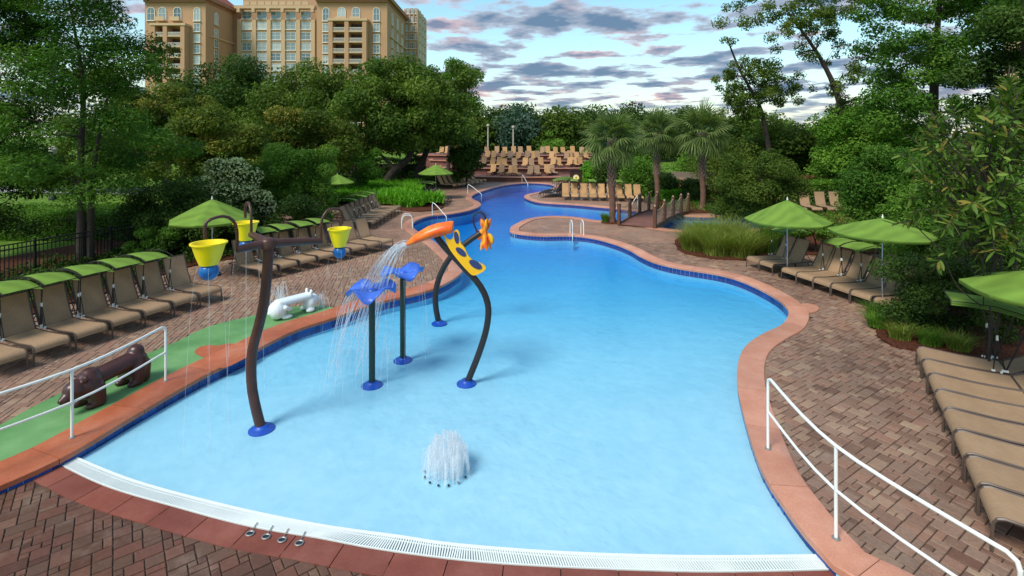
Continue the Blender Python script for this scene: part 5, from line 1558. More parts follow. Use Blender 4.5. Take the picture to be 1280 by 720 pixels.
def clump_centres(rs, envs, n, mind, inner=0.35):
    vol = np.array([e[3] * e[4] * e[5] for e in envs]); vol = vol / vol.sum(); out = []
    tries = 0
    while len(out) < n and tries < n * 60:
        tries += 1
        e = envs[rs.choice(len(envs), p=vol)]
        d = rs.normal(size=3); d /= np.linalg.norm(d)
        r_ = inner + (1 - inner) * rs.random() ** 0.55
        p = np.array(e[:3]) + d * r_ * rs.uniform(0.84, 1.20) * np.array(e[3:6])
        if out and np.min(np.linalg.norm(np.array(out) - p, axis=1)) < mind * (0.5 if tries > n * 25 else 1): continue
        out.append(p)
    return np.array(out)
def tree(name, label, cat, base, envs, trunk_r, n, cr, leaves, size, mat, seed, bark='bark_dark', aspect=0.5, flat=0.7, group=None, path=None, limbs=True, droop=0.0, extra=None, inner=0.35, minz=0.15, up=0.5, shell=2.4, twin=None):
    """base: foot of the trunk; envs: ellipsoids of the crown relative to it"""
    rs = np.random.RandomState(seed)
    root = empty(name, base, 0, label, cat, group)
    C = clump_centres(rs, envs, n, cr * 0.75, inner)
    C[:, 2] = np.maximum(C[:, 2], minz + cr * flat * 0.5)
    K = len(C)
    rad = cr * (0.7 + 0.6 * rs.random(K))
    Rd = np.stack([rad, rad, rad * flat], axis=1)
    per = np.maximum(8, (leaves * (rad ** 2) / (rad ** 2).sum())).astype(int)
    V, tint = leaf_quads(rs, C, Rd, per, size, aspect, up=up, droop=droop, shell=shell)
    keep = V[:, :, 2].min(axis=1) > 0.02
    V, tint = V[keep], tint[keep]
    link('crown', quads_mesh('crown', V, tint, M[mat]), root)
    # trunk and limbs
    top = max(C[:, 2])
    cen = C.mean(axis=0)
    if path is None:
        path = [(0, 0, -0.05), (rs.normal() * 0.1, rs.normal() * 0.1, top * 0.25), (cen[0] * 0.5 + rs.normal() * 0.2, cen[1] * 0.5, top * 0.55), (cen[0] * 0.9, cen[1] * 0.9, top * 0.88)]
    tp = crom(path, max(0.15, top / 24))
    m = len(tp); b = MB()
    b.tube(tp, [trunk_r * (1.25 if i == 0 else 1.0 - 0.82 * i / (m - 1)) for i in range(m)], 10)
    b.build('trunk', M[bark], root, smooth=True)
    if twin:
        tw = crom(twin, 0.4); MB().tube(tw, [trunk_r * 0.85 * (1 - 0.75 * i / len(tw)) for i in range(len(tw))], 10).build('trunk', M[bark], root, smooth=True)
    if limbs:
        b = MB()
        nodes = [(tp[i], trunk_r * (1.0 - 0.82 * i / (m - 1))) for i in range(int(m * 0.22), m)]
        ctr = Vector(cen)
        near = lambda c: min((Vector(c) - q[0]).length for q in nodes)
        for c in sorted((Vector(c) for c in C), key=near):
            best = min(nodes, key=lambda q: (q[0] - c).length + max(0.0, q[0].z - c.z) * 1.6 + (0.5 * cr if q[1] < 0.03 else 0))
            s, rp = best; L = (c - s).length
            if L < 0.05: continue
            mid = s.lerp(c, 0.5) + Vector((rs.normal(), rs.normal(), abs(rs.normal()) * 0.6)) * L * 0.13
            P_ = crom([s, mid, c], max(0.2, L / 5)); r0 = max(0.014, rp * 0.62); r1 = max(0.008, min(r0 * 0.45, trunk_r * 0.10))
            b.tube(P_, [r0 + (r1 - r0) * k / (len(P_) - 1) for k in range(len(P_))], 6, False)
            for k in range(1, len(P_)): nodes.append((P_[k], r0 + (r1 - r0) * k / (len(P_) - 1)))
        if b.v: b.build('limbs', M[bark], root, smooth=True)
    if extra:
        em_, en, es = extra
        V, tint = leaf_quads(rs, C, Rd * 1.06, np.full(K, en), es, 0.8, shell=6.0)
        top_ = V[:, 0, 2] > np.median(C[:, 2]) * 0.55
        link('blossom', quads_mesh('blossom', V[top_], tint[top_], M[em_]), root)
    return root
def env(px, py, hw, hh, Y, base, dy=None):
    """ellipsoid seen at px,py with half sizes in pixels at depth Y, relative to base"""
    k = Y / F
    return ((px - 640) * k - base[0], Y - base[1], EYE - (py - HOR) * k - base[2], hw * k, (dy if dy else hw * k * 0.9), hh * k)
GZ = -0.03
def T(name, label, cat, bpx, Y, E, trunk_r, n, cr, leaves, size, mat, seed, bz=GZ, **kw):
    base = ((bpx - 640) * Y / F, Y, bz)
    return tree(name, label, cat, base, [env(e[0], e[1], e[2], e[3], (e[4] if len(e) > 4 else Y), base) for e in E], trunk_r, n, cr, leaves, size, mat, seed, **kw)
# ---- left side
T('cypress_tree', 'tall feathery green tree rising behind the black fence with twin trunk', 'tree', 100, 18.2, [(95, 55, 88, 75), (108, 170, 105, 62), (45, 215, 50, 30), (60, -60, 110, 80)], 0.15, 120, 0.82, 78000, 0.14, 'leaf_cypress', 1, aspect=0.36, flat=0.55, up=0.8, path=[(0, 0, -0.05), (0.05, 0, 1.6), (-0.05, 0.1, 4.0), (0.1, 0, 6.5), (-0.4, 0, 9.5)], twin=[(0.28, 0.12, -0.05), (0.30, 0.1, 1.6), (0.45, 0.1, 3.8), (0.9, 0.1, 6.0)])
T('cypress_tree', 'dark feathery tree at the left edge beside the black fence', 'tree', -35, 18.8, [(-5, 70, 70, 150), (0, 220, 55, 70), (-60, 120, 80, 150)], 0.28, 90, 0.82, 52000, 0.15, 'leaf_dark', 2, aspect=0.36, flat=0.55, up=0.8)
T('broadleaf_tree', 'mid green tree filling the gap left of the hotel', 'tree', 205, 42, [(170, 170, 60, 50), (215, 150, 45, 40), (120, 190, 60, 50), (150, 120, 40, 40)], 0.35, 70, 1.3, 40000, 0.26, 'leaf_oak', 3, flat=0.6)
T('leaning_tree', 'bare leaning brown trunk with sparse crown below the hotel', 'tree', 245, 40, [(215, 135, 40, 22), (185, 150, 25, 20)], 0.26, 22, 0.9, 9000, 0.22, 'leaf_yellow', 4, path=[(0, 0, 0), (0.3, 0, 2.5), (-0.8, 0, 4.6), (-2.4, 0, 6.2), (-3.2, 0, 7.2)])
T('magnolia_tree', 'yellowish magnolia tree behind the flowering shrub', 'tree', 262, 33, [(262, 170, 52, 30), (230, 190, 40, 30), (300, 195, 40, 30)], 0.2, 46, 0.95, 26000, 0.21, 'leaf_yellow', 5)
T('magnolia_tree', 'yellowish magnolia tree behind the round bright shrub', 'tree', 360, 37, [(360, 168, 55, 26), (400, 180, 45, 30), (330, 190, 40, 30)], 0.2, 44, 1.0, 26000, 0.23, 'leaf_yellow', 6)
T('flowering_shrub', 'large shrub covered in cream white blossom', 'shrub', 285, 22.5, [(292, 222, 38, 26), (275, 245, 50, 40), (310, 250, 30, 40)], 0.10, 42, 0.55, 22000, 0.11, 'leaf_dark', 7, extra=('petal_white', 330, 0.105))
T('dark_shrub', 'big dark shrub behind the green parasol and yellow buckets', 'shrub', 225, 20.2, [(215, 262, 52, 42), (260, 285, 50, 40), (180, 275, 30, 35)], 0.10, 55, 0.55, 34000, 0.10, 'leaf_dark', 8)
T('dark_shrub', 'dark shrub behind the loungers at the bucket tree', 'shrub', 345, 21.8, [(330, 282, 42, 30), (300, 295, 35, 30), (370, 275, 30, 28)], 0.08, 40, 0.5, 22000, 0.10, 'leaf_dark', 9)
T('green_shrub', 'small yellow-green shrub beside the black fence', 'shrub', 190, 18.6, [(190, 300, 26, 20)], 0.05, 18, 0.30, 9000, 0.075, 'leaf_bright', 10)
T('round_shrub', 'tall bright green round shrub behind the bucket tree loungers', 'shrub', 372, 24.6, [(368, 220, 44, 40), (345, 245, 35, 35), (384, 248, 26, 28)], 0.12, 52, 0.6, 36000, 0.115, 'leaf_bright', 11)
T('round_shrub', 'smaller bright green shrub under the leaning oak trunks', 'shrub', 446, 38, [(446, 205, 26, 22)], 0.1, 20, 0.6, 12000, 0.15, 'leaf_bright', 12)
T('round_shrub', 'dark green shrub at the left end of the loungers beside the fern bed', 'shrub', 384, 32.5, [(384, 228, 22, 26)], 0.1, 18, 0.6, 10000, 0.15, 'leaf_dark', 13)
# oaks in front of the hotel
T('live_oak', 'dark live oak standing before the left hotel wing', 'tree', 292, 66, [(292, 118, 55, 38), (250, 140, 40, 30), (320, 140, 50, 40)], 0.5, 60, 2.0, 26000, 0.40, 'leaf_dark', 14)
T('live_oak', 'green live oak standing before the middle of the hotel', 'tree', 385, 60, [(385, 130, 50, 40), (360, 92, 14, 16), (410, 100, 30, 24), (345, 150, 40, 30)], 0.5, 64, 1.8, 28000, 0.36, 'leaf_oak', 15)
T('live_oak', 'wide live oak with leaning trunks above the fern bed', 'tree', 478, 44, [(500, 130, 70, 45), (470, 160, 55, 40), (545, 150, 45, 40), (495, 95, 45, 25)], 0.42, 84, 1.35, 40000, 0.29, 'leaf_oak', 16, path=[(0, 0, 0), (0.8, 0, 1.4), (2.4, 0, 3.0), (2.6, 0, 5.2), (2.2, 0, 7.5)])
T('live_oak', 'live oak with forked trunk behind the fern bed', 'tree', 520, 47, [(540, 135, 42, 45), (575, 110, 22, 30), (510, 160, 40, 30)], 0.40, 60, 1.2, 28000, 0.27, 'leaf_oak', 17, path=[(0, 0, 0), (0.3, 0, 1.6), (1.2, 0, 3.8), (2.0, 0, 6.5)])
T('young_oak', 'sparse light green tree top beside the hotel corner', 'tree', 560, 56, [(570, 100, 28, 22), (588, 125, 12, 20)], 0.25, 26, 1.0, 9000, 0.26, 'leaf_bright', 18)
T('round_bush', 'dark round bush at the left end of the terrace', 'bush', 582, 47, [(582, 200, 18, 24)], 0.1, 24, 0.75, 11000, 0.20, 'leaf_dark', 19, bz=0.0)
# far belt
fb = [(545, 88, 150, 34, 'leaf_dark'), (580, 92, 150, 36, 'leaf_oak'), (616, 95, 142, 30, 'leaf_dark'), (655, 90, 152, 26, 'leaf_blue'), (640, 104, 138, 30, 'leaf_dark'), (700, 88, 148, 30, 'leaf_oak'), (735, 96, 146, 34, 'leaf_dark'), (775, 100, 140, 36, 'leaf_dark'), (820, 94, 146, 36, 'leaf_dark'), (865, 98, 142, 40, 'leaf_oak'), (910, 92, 146, 40, 'leaf_dark'), (955, 88, 150, 40, 'leaf_oak')]
fl2 = ['behind the leaning oak', 'behind the first lamp post', 'behind the middle lamp post', 'with blue-grey leaves beside the pavilion', 'behind the pavilion', 'right of the pavilion', 'left of the first palm', 'behind the first palm', 'behind the second palm', 'behind the third palm', 'behind the round shrub', 'behind the sparse oak']
for k, (px, Y, ty, hw, mt) in enumerate(fb):
    T('belt_tree', f'{"blue-green" if mt == "leaf_blue" else "dark green" if mt == "leaf_dark" else "green"} tree in the far belt, {fl2[k]}', 'tree', px, Y, [(px, (ty + 172) / 2 + 6, hw, (172 - ty) / 2 + 12), (px, 180, hw * 0.9, 18)], 0.4, 34, 2.5, 9000, 0.62, mt, 30 + k, group='far belt of trees', bark='bark_dark')
T('young_tree', 'small light green tree at the right of the terrace', 'tree', 690, 72, [(690, 190, 13, 18), (690, 172, 6, 12)], 0.12, 22, 0.8, 7000, 0.26, 'leaf_bright', 50, bz=2.1)
# beside the palms
sb = [(770, 214, 20, 18, 42, 'leaf_dark', 'dark bush just behind the first palm trunk'), (800, 222, 22, 20, 39, 'leaf_bright', 'bright bush between the first and second palm'), (830, 232, 14, 14, 37.5, 'leaf_dark', 'dark low bush right of the second palm trunk'), (739, 213, 9, 11, 47, 'leaf_lime', 'lime round bush beside the notice board'), (756, 217, 8, 10, 47, 'leaf_lime', 'lime round bush farther from the notice board'), (865, 214, 18, 16, 45, 'leaf_bright', 'bright bush above the grey plank fence'), (905, 205, 28, 32, 38, 'leaf_oak', 'tall bush right of the third palm'), (868, 240, 12, 14, 36, 'leaf_dark', 'dark bush at the foot of the third palm')]
for k, (px, py, hw, hh, Y, mt, lb) in enumerate(sb):
    T('round_bush', lb, 'bush', px, Y, [(px, py, hw, hh), (px, py + hh * 0.5, hw * 0.9, hh * 0.7)], 0.08, 26, 0.022 * Y * hw / 20, 10000, 0.0042 * Y, mt, 60 + k, bz=0.04)
T('round_shrub', 'big round dark green shrub between the grass bed and the palms', 'shrub', 948, 27.2, [(948, 228, 48, 40), (925, 245, 34, 32), (978, 245, 34, 32)], 0.14, 70, 0.62, 42000, 0.12, 'leaf_oak', 70, bz=0.04)
# right-hand trees
T('open_oak', 'tall sparse oak with dark bare limbs against the sky', 'tree', 1052, 35, [(1010, 40, 50, 40), (950, 20, 40, 30), (1060, 95, 40, 45), (985, 90, 35, 40), (1040, 10, 60, 40), (1070, 150, 40, 40)], 0.34, 120, 0.50, 19000, 0.17, 'leaf_oak', 71, path=[(0, 0, 0), (-0.3, 0, 3.2), (0.1, 0, 5.5), (-0.5, 0, 8.0), (-1.8, 0, 10.5), (-3.6, 0, 13.0)], flat=0.8, inner=0.05)
T('open_oak', 'slender sparse oak with crooked stems left of the tall oak', 'tree', 962, 38, [(905, 45, 18, 22), (940, 110, 40, 40), (915, 90, 25, 30), (970, 120, 30, 40), (925, 140, 30, 25)], 0.24, 80, 0.48, 12500, 0.18, 'leaf_oak', 72, path=[(0, 0, 0), (0.0, 0, 3.0), (-0.3, 0, 5.0), (-0.8, 0, 7.0), (-2.2, 0, 9.5), (-3.2, 0, 12.0)], flat=0.8, inner=0.05)
T('broadleaf_tree', 'green tree below the sparse oaks', 'tree', 1000, 42, [(985, 185, 55, 35), (1035, 180, 45, 35)], 0.3, 60, 1.15, 32000, 0.25, 'leaf_oak', 73)
T('broadleaf_tree', 'mid green tree behind the clipped hedge', 'tree', 1070, 34, [(1075, 175, 45, 45), (1045, 200, 30, 25), (1110, 195, 40, 40)], 0.3, 60, 0.95, 34000, 0.20, 'leaf_bright', 74)
T('broadleaf_tree', 'big dense dark green tree at the upper right', 'tree', 1165, 28, [(1165, 40, 80, 60), (1150, 115, 80, 60), (1210, -30, 90, 60), (1120, 20, 40, 40)], 0.38, 90, 0.95, 50000, 0.18, 'leaf_cypress', 75, flat=0.62, up=0.7)
T('broadleaf_tree', 'dark dense tree at the right edge of the frame', 'tree', 1265, 23, [(1255, 90, 55, 80), (1240, 160, 60, 60), (1300, 60, 70, 120)], 0.34, 76, 0.8, 38000, 0.165, 'leaf_dark', 76, flat=0.62, up=0.7)
T('leafy_shrub', 'large green shrub behind the right deck loungers', 'shrub', 1110, 18.6, [(1108, 235, 48, 46), (1085, 260, 30, 30), (1140, 265, 40, 40)], 0.12, 66, 0.52, 36000, 0.11, 'leaf_cypress', 77, bz=GZ)
T('leafy_shrub', 'tall green shrub behind the half hidden parasol', 'shrub', 1185, 14.9, [(1185, 235, 60, 60), (1160, 280, 50, 50), (1235, 260, 60, 70)], 0.12, 70, 0.5, 38000, 0.092, 'leaf_bright', 78, bz=0.04)
T('dark_shrub', 'dense dark shrub above the mulch at the right front loungers', 'shrub', 1195, 11.9, [(1160, 345, 42, 48), (1190, 375, 60, 50), (1135, 378, 28, 34), (1250, 350, 50, 60), (1215, 320, 50, 40)], 0.08, 80, 0.33, 46000, 0.062, 'leaf_dark', 79, bz=0.04)
for k, (px, py, hw, Y, lb) in enumerate(((1018, 284, 26, 20.2, 'low green bush behind the second and third right deck loungers'), (1075, 296, 20, 18.0, 'low green bush behind the middle right deck loungers'))):
    T('low_bush', lb, 'bush', px, Y, [(px, py, hw, 12)], 0.04, 20, 0.30, 9000, 0.08, 'leaf_bright', 85 + k)

# near shrub with long leaves: big leaves built singly, the rest as one mass
rs = np.random.RandomState(90)
b0 = np.array([9.05, 9.75, 0.04])
ls = empty('long_leaf_shrub', b0, 0, 'near shrub with long narrow leaves and bronze tips above the right parasol', 'shrub')
E2 = [((1228 - 640) * 9.2 / F - b0[0], 9.2 - b0[1], EYE - (215 - HOR) * 9.2 / F, 1.12, 0.95, 1.10), ((1262 - 640) * 9.4 / F - b0[0], 9.4 - b0[1], EYE - (150 - HOR) * 9.4 / F, 0.6, 0.7, 0.65), ((1210 - 640) * 9.3 / F - b0[0], 9.3 - b0[1], EYE - (285 - HOR) * 9.3 / F, 0.8, 0.8, 0.6)]
C = clump_centres(rs, E2, 125, 0.17, 0.15)
tr_ = MB(); stems = MB()
for k in range(3):
    q = Vector((rs.normal() * 0.15, rs.normal() * 0.15, -0.05)); tr_.tube(crom([q, q + Vector((0.05 * k, 0, 1.2)), q + Vector((-0.15 + 0.2 * k, -0.2, 2.4)), Vector(E2[0][:3]) + Vector((0.3 * (k - 1), 0, 0.1))], 0.25), [0.05 - 0.003 * i for i in range(14)][:len(crom([q, q + Vector((0.05 * k, 0, 1.2)), q + Vector((-0.15 + 0.2 * k, -0.2, 2.4)), Vector(E2[0][:3]) + Vector((0.3 * (k - 1), 0, 0.1))], 0.25))] if False else 0.020, 8)
tr_.build('trunk', M['bark_dark'], ls, smooth=True)
tips = []; ax0 = np.array(E2[0][:3])
for c in C:
    s = np.array([E2[0][0] * 0.8, E2[0][1] * 0.8, max(1.4, c[2] - 0.9)])
    e = c + (c - ax0) * 0.25 + np.array([0, 0, 0.12]); m = (s + c) / 2 + rs.normal(size=3) * 0.08
    stems.tube(crom([s, m, c, e], 0.2), 0.010, 5, False); tips.append((c, unit((e - c)[None])[0]))
stems.build('stems', M['bark_dark'], ls, smooth=True)
def long_leaf(bend):
    vs, fs = [], []; n = 5
    for i in range(n):
        u = i / (n - 1); w = 0.5 * math.sin(math.pi * (u * 0.92 + 0.05)) ** 0.8 * 0.27
        for s in (-1, 0, 1): vs.append((u, s * w, -bend * u * u - (0.05 * (s == 0)) * math.sin(math.pi * u)))
    for i in range(n - 1):
        for k in range(2): q = i * 3 + k; fs.append((q, q + 3, q + 4, q + 1))
    return vs, fs
LM = []
for k in range(10):
    vs, fs = long_leaf(0.10 + 0.03 * (k % 4)); mb = MB().add(vs, fs); me = mb.mesh('leaf', M['leaf_shrub']); set_tint(me, [0.25, 0.4, 0.5, 0.6, 0.7, 0.78, 0.35, 0.55, 0.45, 0.93][k]); LM.append(me)
allL = []
for c, d in tips:
    for k in range(22):
        a = rs.rand() * 6.283; f = unit(rs.normal(size=(1, 3)))[0]; side = unit(np.cross(d, f)[None])[0]
        dr = unit((d * rs.uniform(0.1, 1.1) + side * 1.0 + np.array([0, 0, 0.15]))[None])[0]
        allL.append((c + d * rs.uniform(-0.22, 0.25), dr, rs.uniform(0.14, 0.25)))
order = sorted(range(len(allL)), key=lambda i: allL[i][0][1])
def leaf_mat(p, d, L):
    x = Vector(d); y = x.cross(Vector((0, 0, 1)) + Vector(rs.normal(size=3) * 0.5)).normalized(); z = x.cross(y)
    if z.z < 0: y, z = -y, -z
    m = Matrix((x * L, y * L, z * L)).transposed().to_4x4(); m.translation = Vector(p); return m
V, Fc, Tn = [], [], []
for r_, i in enumerate(order):
    m = leaf_mat(*allL[i]); 
    if r_ < 300:
        o = bpy.data.objects.new('leaf', LM[rs.randint(10)]); col.objects.link(o); o.parent = ls; o.matrix_local = m
    else:
        vs, fs = long_leaf(0.13); o = len(V); V += [tuple(m @ Vector(v)) for v in vs]; Fc += [tuple(q + o for q in f) for f in fs]; Tn += [float(rs.choice([0.25, 0.35, 0.4, 0.5, 0.55, 0.6, 0.7, 0.78, 0.45, 0.93]))] * len(vs)
me = bpy.data.meshes.new('foliage'); me.from_pydata(V, [], Fc); me.materials.append(M['leaf_shrub']); set_tint(me, Tn)
tag(link('foliage', me, ls), kind='stuff')

# hedges: boxes of small leaves
def hedge(label, x0, x1, y0, y1, h, n, size, mat, seed, z0=GZ, name='clipped_hedge'):
    rs = np.random.RandomState(seed); root = empty(name, ((x0 + x1) / 2, (y0 + y1) / 2, z0), 0, label, 'hedge')
    w, d = (x1 - x0) / 2, (y1 - y0) / 2
    P = (rs.random((n, 3)) * 2 - 1); ax_ = rs.randint(0, 5, n)
    for k in range(n):
        if ax_[k] < 2: P[k, 2] = 1 - abs(rs.normal()) * 0.12
        elif ax_[k] < 4: P[k, 1] = -1 + abs(rs.normal()) * 0.10
        else: P[k, 0] = np.sign(P[k, 0]) * (1 - abs(rs.normal()) * 0.05)
    pos = P * np.array([w, d, h / 2]) + np.array([0, 0, h / 2]) + rs.normal(size=(n, 3)) * 0.04
    pos[:, 2] += 0.10 * np.sin(pos[:, 0] * 1.7) * (pos[:, 2] > h * 0.7)
    pos[:, 2] = np.maximum(pos[:, 2], 0.05)
    V, t_ = leaf_quads(rs, pos, np.full((n, 3), 0.03), np.ones(n, int), size, 0.6)
    link('foliage', quads_mesh('foliage', V, t_, M[mat]), root)
    b = MB()
    for k in range(int((x1 - x0) / 0.6) + 1): b.tube([(-w + 0.3 + k * 0.6, 0, -0.02), (-w + 0.3 + k * 0.6, 0, h * 0.7)], 0.03, 5)
    b.box((0, 0, h * 0.42), (2 * w - 0.3, 2 * d - 0.3, h * 0.7)); b.build('stems', M['bark_dark'], root)
    return root
hedge('long loose green hedge between the black fence and the lawn', -25, -15.6, 22.5, 25.0, 1.25, 26000, 0.10, 'leaf_bright', 100)
hedge('clipped light green hedge on the mulch bank at the right', 18.0, 22.0, 32.5, 34.5, 1.7, 9000, 0.13, 'leaf_bright', 101)
hedge('low bright hedge beyond the footbridge', 10.6, 13.2, 36.2, 37.2, 0.75, 5000, 0.12, 'leaf_lime', 102, 0.045)
hedge('low clipped hedge behind the fern bed', -9.5, -4.8, 47.0, 48.5, 1.2, 7000, 0.16, 'leaf_bright', 103, 0.0)
hedge('tall dark hedge below the leaning oak trunks', -26, -8.6, 50.0, 51.6, 2.4, 12000, 0.22, 'leaf_dark', 104)
# bank of mulch behind that hedge
b = MB(); b.box((22.5, 36.5, 0.8), (9.0, 4.2, 1.8), taper=0.7); tag(b.build('mulch_bank', M['mulch']), kind='structure')

# fern bed ground cover and lawns of blades: nobody could count these
def blades(rs, P, h, w, lean, seg=2):
    n = len(P); d = rs.random(n) * 6.283; H_ = h * (0.6 + 0.6 * rs.random(n)); ln = lean * (0.4 + rs.random(n)) * H_
    dx, dy = np.cos(d), np.sin(d); sx, sy = -dy, dx
    W = w * (0.7 + 0.6 * rs.random(n)); out = []
    prev_c = P; prev_w = W
    for s in range(1, seg + 1):
        u = s / seg; c = P + np.stack([dx * ln * u ** 1.8, dy * ln * u ** 1.8, H_ * (u - 0.28 * u * u * lean)], axis=1)
        ww = W * (1 - 0.85 * u)
        sv = np.stack([sx, sy, np.zeros(n)], axis=1)
        out.append(np.stack([prev_c - sv * prev_w[:, None] / 2, prev_c + sv * prev_w[:, None] / 2, c + sv * ww[:, None] / 2, c - sv * ww[:, None] / 2], axis=1)); prev_c, prev_w = c, ww
    return np.concatenate(out)
rs = np.random.RandomState(120)
poly = np.array(beds['fern']); P = []
lo, hi = poly.min(axis=0), poly.max(axis=0)
while len(P) < 15000:
    q = lo + rs.random(2) * (hi - lo)
    if in_poly_np(q[0], q[1], poly) and q[1] > 32.5 + 0.3 * rs.rand() + (0.5 if q[0] > -5.6 else 0) and q[1] < 45: P.append((q[0], q[1], 0.04))
P = np.array(P); P[:, 2] += 0.18 * (np.sin(P[:, 0] * 2.1) + np.sin(P[:, 1] * 1.7 + P[:, 0])) * 0.5 + 0.1
V = blades(rs, P, 0.85, 0.11, 0.75, 2); tt = rs.random(len(V)) * 0.9
tag(link('fern_cover', quads_mesh('fern_cover', V, tt, M['leaf_lime'])), 'bright green fern-like ground cover filling the bed', 'ground cover', None, 'stuff')
def undergrowth(poly, n, h, mat, seed, label, z=0.045):
    rs = np.random.RandomState(seed); poly = np.array(poly); lo, hi = poly.min(axis=0), poly.max(axis=0); P = []
    while len(P) < n:
        q = lo + rs.random(2) * (hi - lo)
        if in_poly_np(q[0], q[1], poly): P.append((q[0], q[1], z + rs.random() * h * (0.5 + 0.5 * math.sin(q[0] * 2.3) * math.sin(q[1] * 1.9))))
    V, t_ = leaf_quads(rs, np.array(P), np.full((n, 3), 0.16), np.full(n, 5), 0.10, 0.55)
    V = V[V[:, :, 2].min(axis=1) > z]
    t_ = rs.random(len(V))
    tag(link('undergrowth', quads_mesh('undergrowth', V, t_, M[mat])), label, 'undergrowth', None, 'stuff')
undergrowth([(-13.9, 9.6), (-12.9, 12), (-12.1, 15.3), (-11.5, 18.0), (-10.3, 19.6), (-9.3, 21.8), (-9.9, 22.8), (-13.9, 23.3), (-15.5, 19), (-17.5, 13.5), (-17, 9)], 7000, 0.5, 'leaf_dark', 121, 'dark low undergrowth covering the bed in front of the black fence')
undergrowth([(9.6, 31.0), (12.8, 30.9), (15.4, 28), (16.2, 25.8), (18.5, 25), (21, 48), (9.9, 48), (9.2, 38)], 6000, 0.35, 'leaf_bright', 122, 'mixed low green undergrowth in the bed beyond the footbridge')
def grass_clump(x, y, r_, h, n, mat, seed, label, w=0.014, lean=0.75, group=None, z=0.045, name='ornamental_grass'):
    rs = np.random.RandomState(seed); a, q = rs.random(n) * 6.283, np.sqrt(rs.random(n)) * r_
    P = np.stack([q * np.cos(a), q * np.sin(a), np.zeros(n)], axis=1)
    V = blades(rs, P, h, w, lean, 3)
    o = link(name, quads_mesh(name, V, np.tile(0.2 + 0.75 * rs.random(n), 3), M[mat])); o.location = (x, y, z)
    return tag(o, label, 'grass clump', group)
gr_ = [(7.35, 20.6, .5, 1.0), (7.9, 19.75, .48, .95), (8.7, 19.55, .5, 1.0), (8.2, 20.9, .55, 1.15), (9.4, 20.2, .5, 1.05), (8.2, 22.2, .55, 1.1), (9.3, 21.6, .6, 1.2)]
gw = ['at the point nearest the footbridge', 'at the front left of the bed', 'at the front middle of the bed', 'in the middle of the bed', 'at the front right of the bed', 'at the back left of the bed', 'at the back right of the bed']
for k, (x, y, r_, h) in enumerate(gr_):
    grass_clump(x, y, r_, h, 1500, 'leaf_grass', 130 + k, f'golden green fountain grass {gw[k]} between bridge and right loungers', 0.018, 0.8, 'fountain grass in the bed')
for k, (x, y) in enumerate(((10.1, 20.2), (10.9, 20.6), (11.6, 21.0))):
    grass_clump(x, y, 0.35, 1.15, 700, 'leaf_bright', 140 + k, f'upright green blade plant behind the right deck umbrella, {ORD[k]} from the left', 0.022, 0.35, 'upright blade plants')
for k, (x, y, m_) in enumerate(((8.75, 12.25, 'leaf_bright'), (8.75, 11.55, 'leaf_grass'), (9.15, 11.2, 'leaf_bright'), (9.55, 10.95, 'leaf_grass'), (9.2, 12.9, 'leaf_bright'))):
    grass_clump(x, y, 0.20, 0.40, 420, m_, 150 + k, f'{"striped" if m_ == "leaf_grass" else "green"} grass tuft in the mulch below the dense dark shrub, {ORD[k]} of the row', 0.014, 0.9, 'grass tufts below the dark shrub')
grass_clump(4.95, 27.2, 0.16, 0.5, 300, 'leaf_bright', 160, 'small green tuft left of the first palm trunk', 0.03, 0.6)

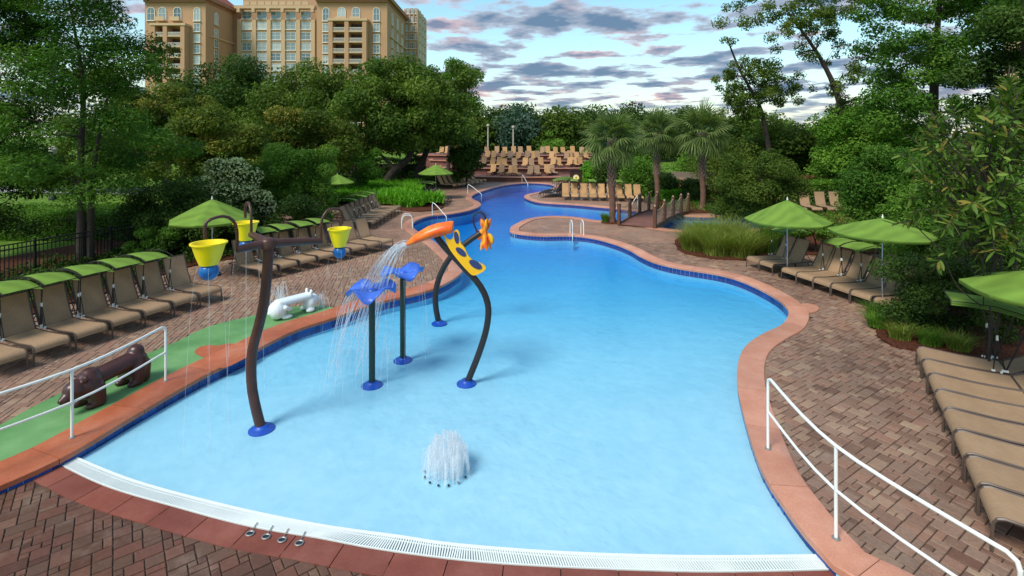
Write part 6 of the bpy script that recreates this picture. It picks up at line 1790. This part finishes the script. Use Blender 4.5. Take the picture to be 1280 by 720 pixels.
# palms: trunk with boots, single fan fronds
def frond(rs, L, droop):
    vs, fs = [], []
    pet = 0.62 * L; n = 22
    for k in range(5):
        u = k / 4; vs += [(pet * u, -0.018, -0.02 * u), (pet * u, 0.018, -0.02 * u)]
    for k in range(4): fs.append((2 * k, 2 * k + 1, 2 * k + 3, 2 * k + 2))
    for k in range(n):
        a = R(-115 + 230 * k / (n - 1)); bl = L * (0.66 + 0.16 * rs.random()) * (1.0 - 0.25 * abs(k / (n - 1) * 2 - 1) ** 2)
        d = Vector((math.cos(a), math.sin(a), 0)); s = Vector((-d.y, d.x, 0)); o = len(vs)
        for i, u in enumerate((0.0, 0.35, 0.7, 1.0)):
            w = 0.020 * (0.7 + 1.0 * u * (1 - u) * 2) * (1 if u < 1 else 0.12)
            z = -0.02 - droop * bl * u ** 2.4 - 0.10 * abs(math.sin(a)) * u
            c = Vector((pet, 0, 0)) + d * bl * u * (1 - 0.15 * droop * u) + Vector((0, 0, z)); vs += [c - s * w, c + s * w]
        for i in range(3): fs.append((o + 2 * i, o + 2 * i + 1, o + 2 * i + 3, o + 2 * i + 2))
    return vs, fs
rs = np.random.RandomState(170)
FR = []
for k in range(8):
    vs, fs = frond(rs, 1.0, 0.10 + 0.075 * k); mb = MB().add(vs, fs); me = mb.mesh('frond', M['leaf_palm']); set_tint(me, list(np.clip(0.25 + 0.6 * rs.random(len(vs)), 0, 1))); FR.append(me)
def palm(x, y, h, size, seed, label, nf=34, bare=0.45, z=0.045):
    rs = np.random.RandomState(seed); root = empty('palm_tree', (x, y, z), 0, label, 'palm tree', 'palms by the footbridge')
    b = MB(); n = 26
    b.tube([(0.05 * math.sin(k * 0.35), 0.04 * math.cos(k * 0.27), -0.05 + (h + 0.05) * k / (n - 1)) for k in range(n)], [0.155 + 0.02 * (k % 2) + (0.05 if k < 2 else 0) for k in range(n)], 12)
    tk = b.build('trunk', M['palm_trunk'], root, smooth=True)
    bt_ = MB()
    for i in range(int(h * 26)):
        zz_ = h * (0.42 + 0.58 * i / (h * 26)); a = i * 2.4; c, s = math.cos(a), math.sin(a)
        bt_.bar((0.13 * c, 0.13 * s, zz_ - 0.06), (0.25 * c, 0.25 * s, zz_ + 0.16), 0.085, 0.03)
    bt_.build('boots', M['palm_boot'], tk)
    for k in range(nf):
        u = k / nf; el_ = R(80 - 118 * u ** 0.9 + rs.normal() * 6); az_ = k * 2.39996 + rs.normal() * 0.15
        o = bpy.data.objects.new('frond', FR[min(7, int(u * 8))]); col.objects.link(o); o.parent = root
        o.location = (0, 0, h + 0.12 - 0.3 * u); o.rotation_euler = (rs.normal() * 0.25, -el_, az_); o.scale = (size * rs.uniform(0.85, 1.1),) * 3
    return root
palm(5.30, 27.2, 4.35, 1.34, 1, 'fan palm on the brown peninsula beside the footbridge', 40)
palm(9.45, 33.4, 4.7, 1.36, 2, 'fan palm between the footbridge and the golden loungers', 36)
palm(11.75, 31.6, 4.75, 1.52, 3, 'tall fan palm right of the footbridge with reddish trunk foot', 42)
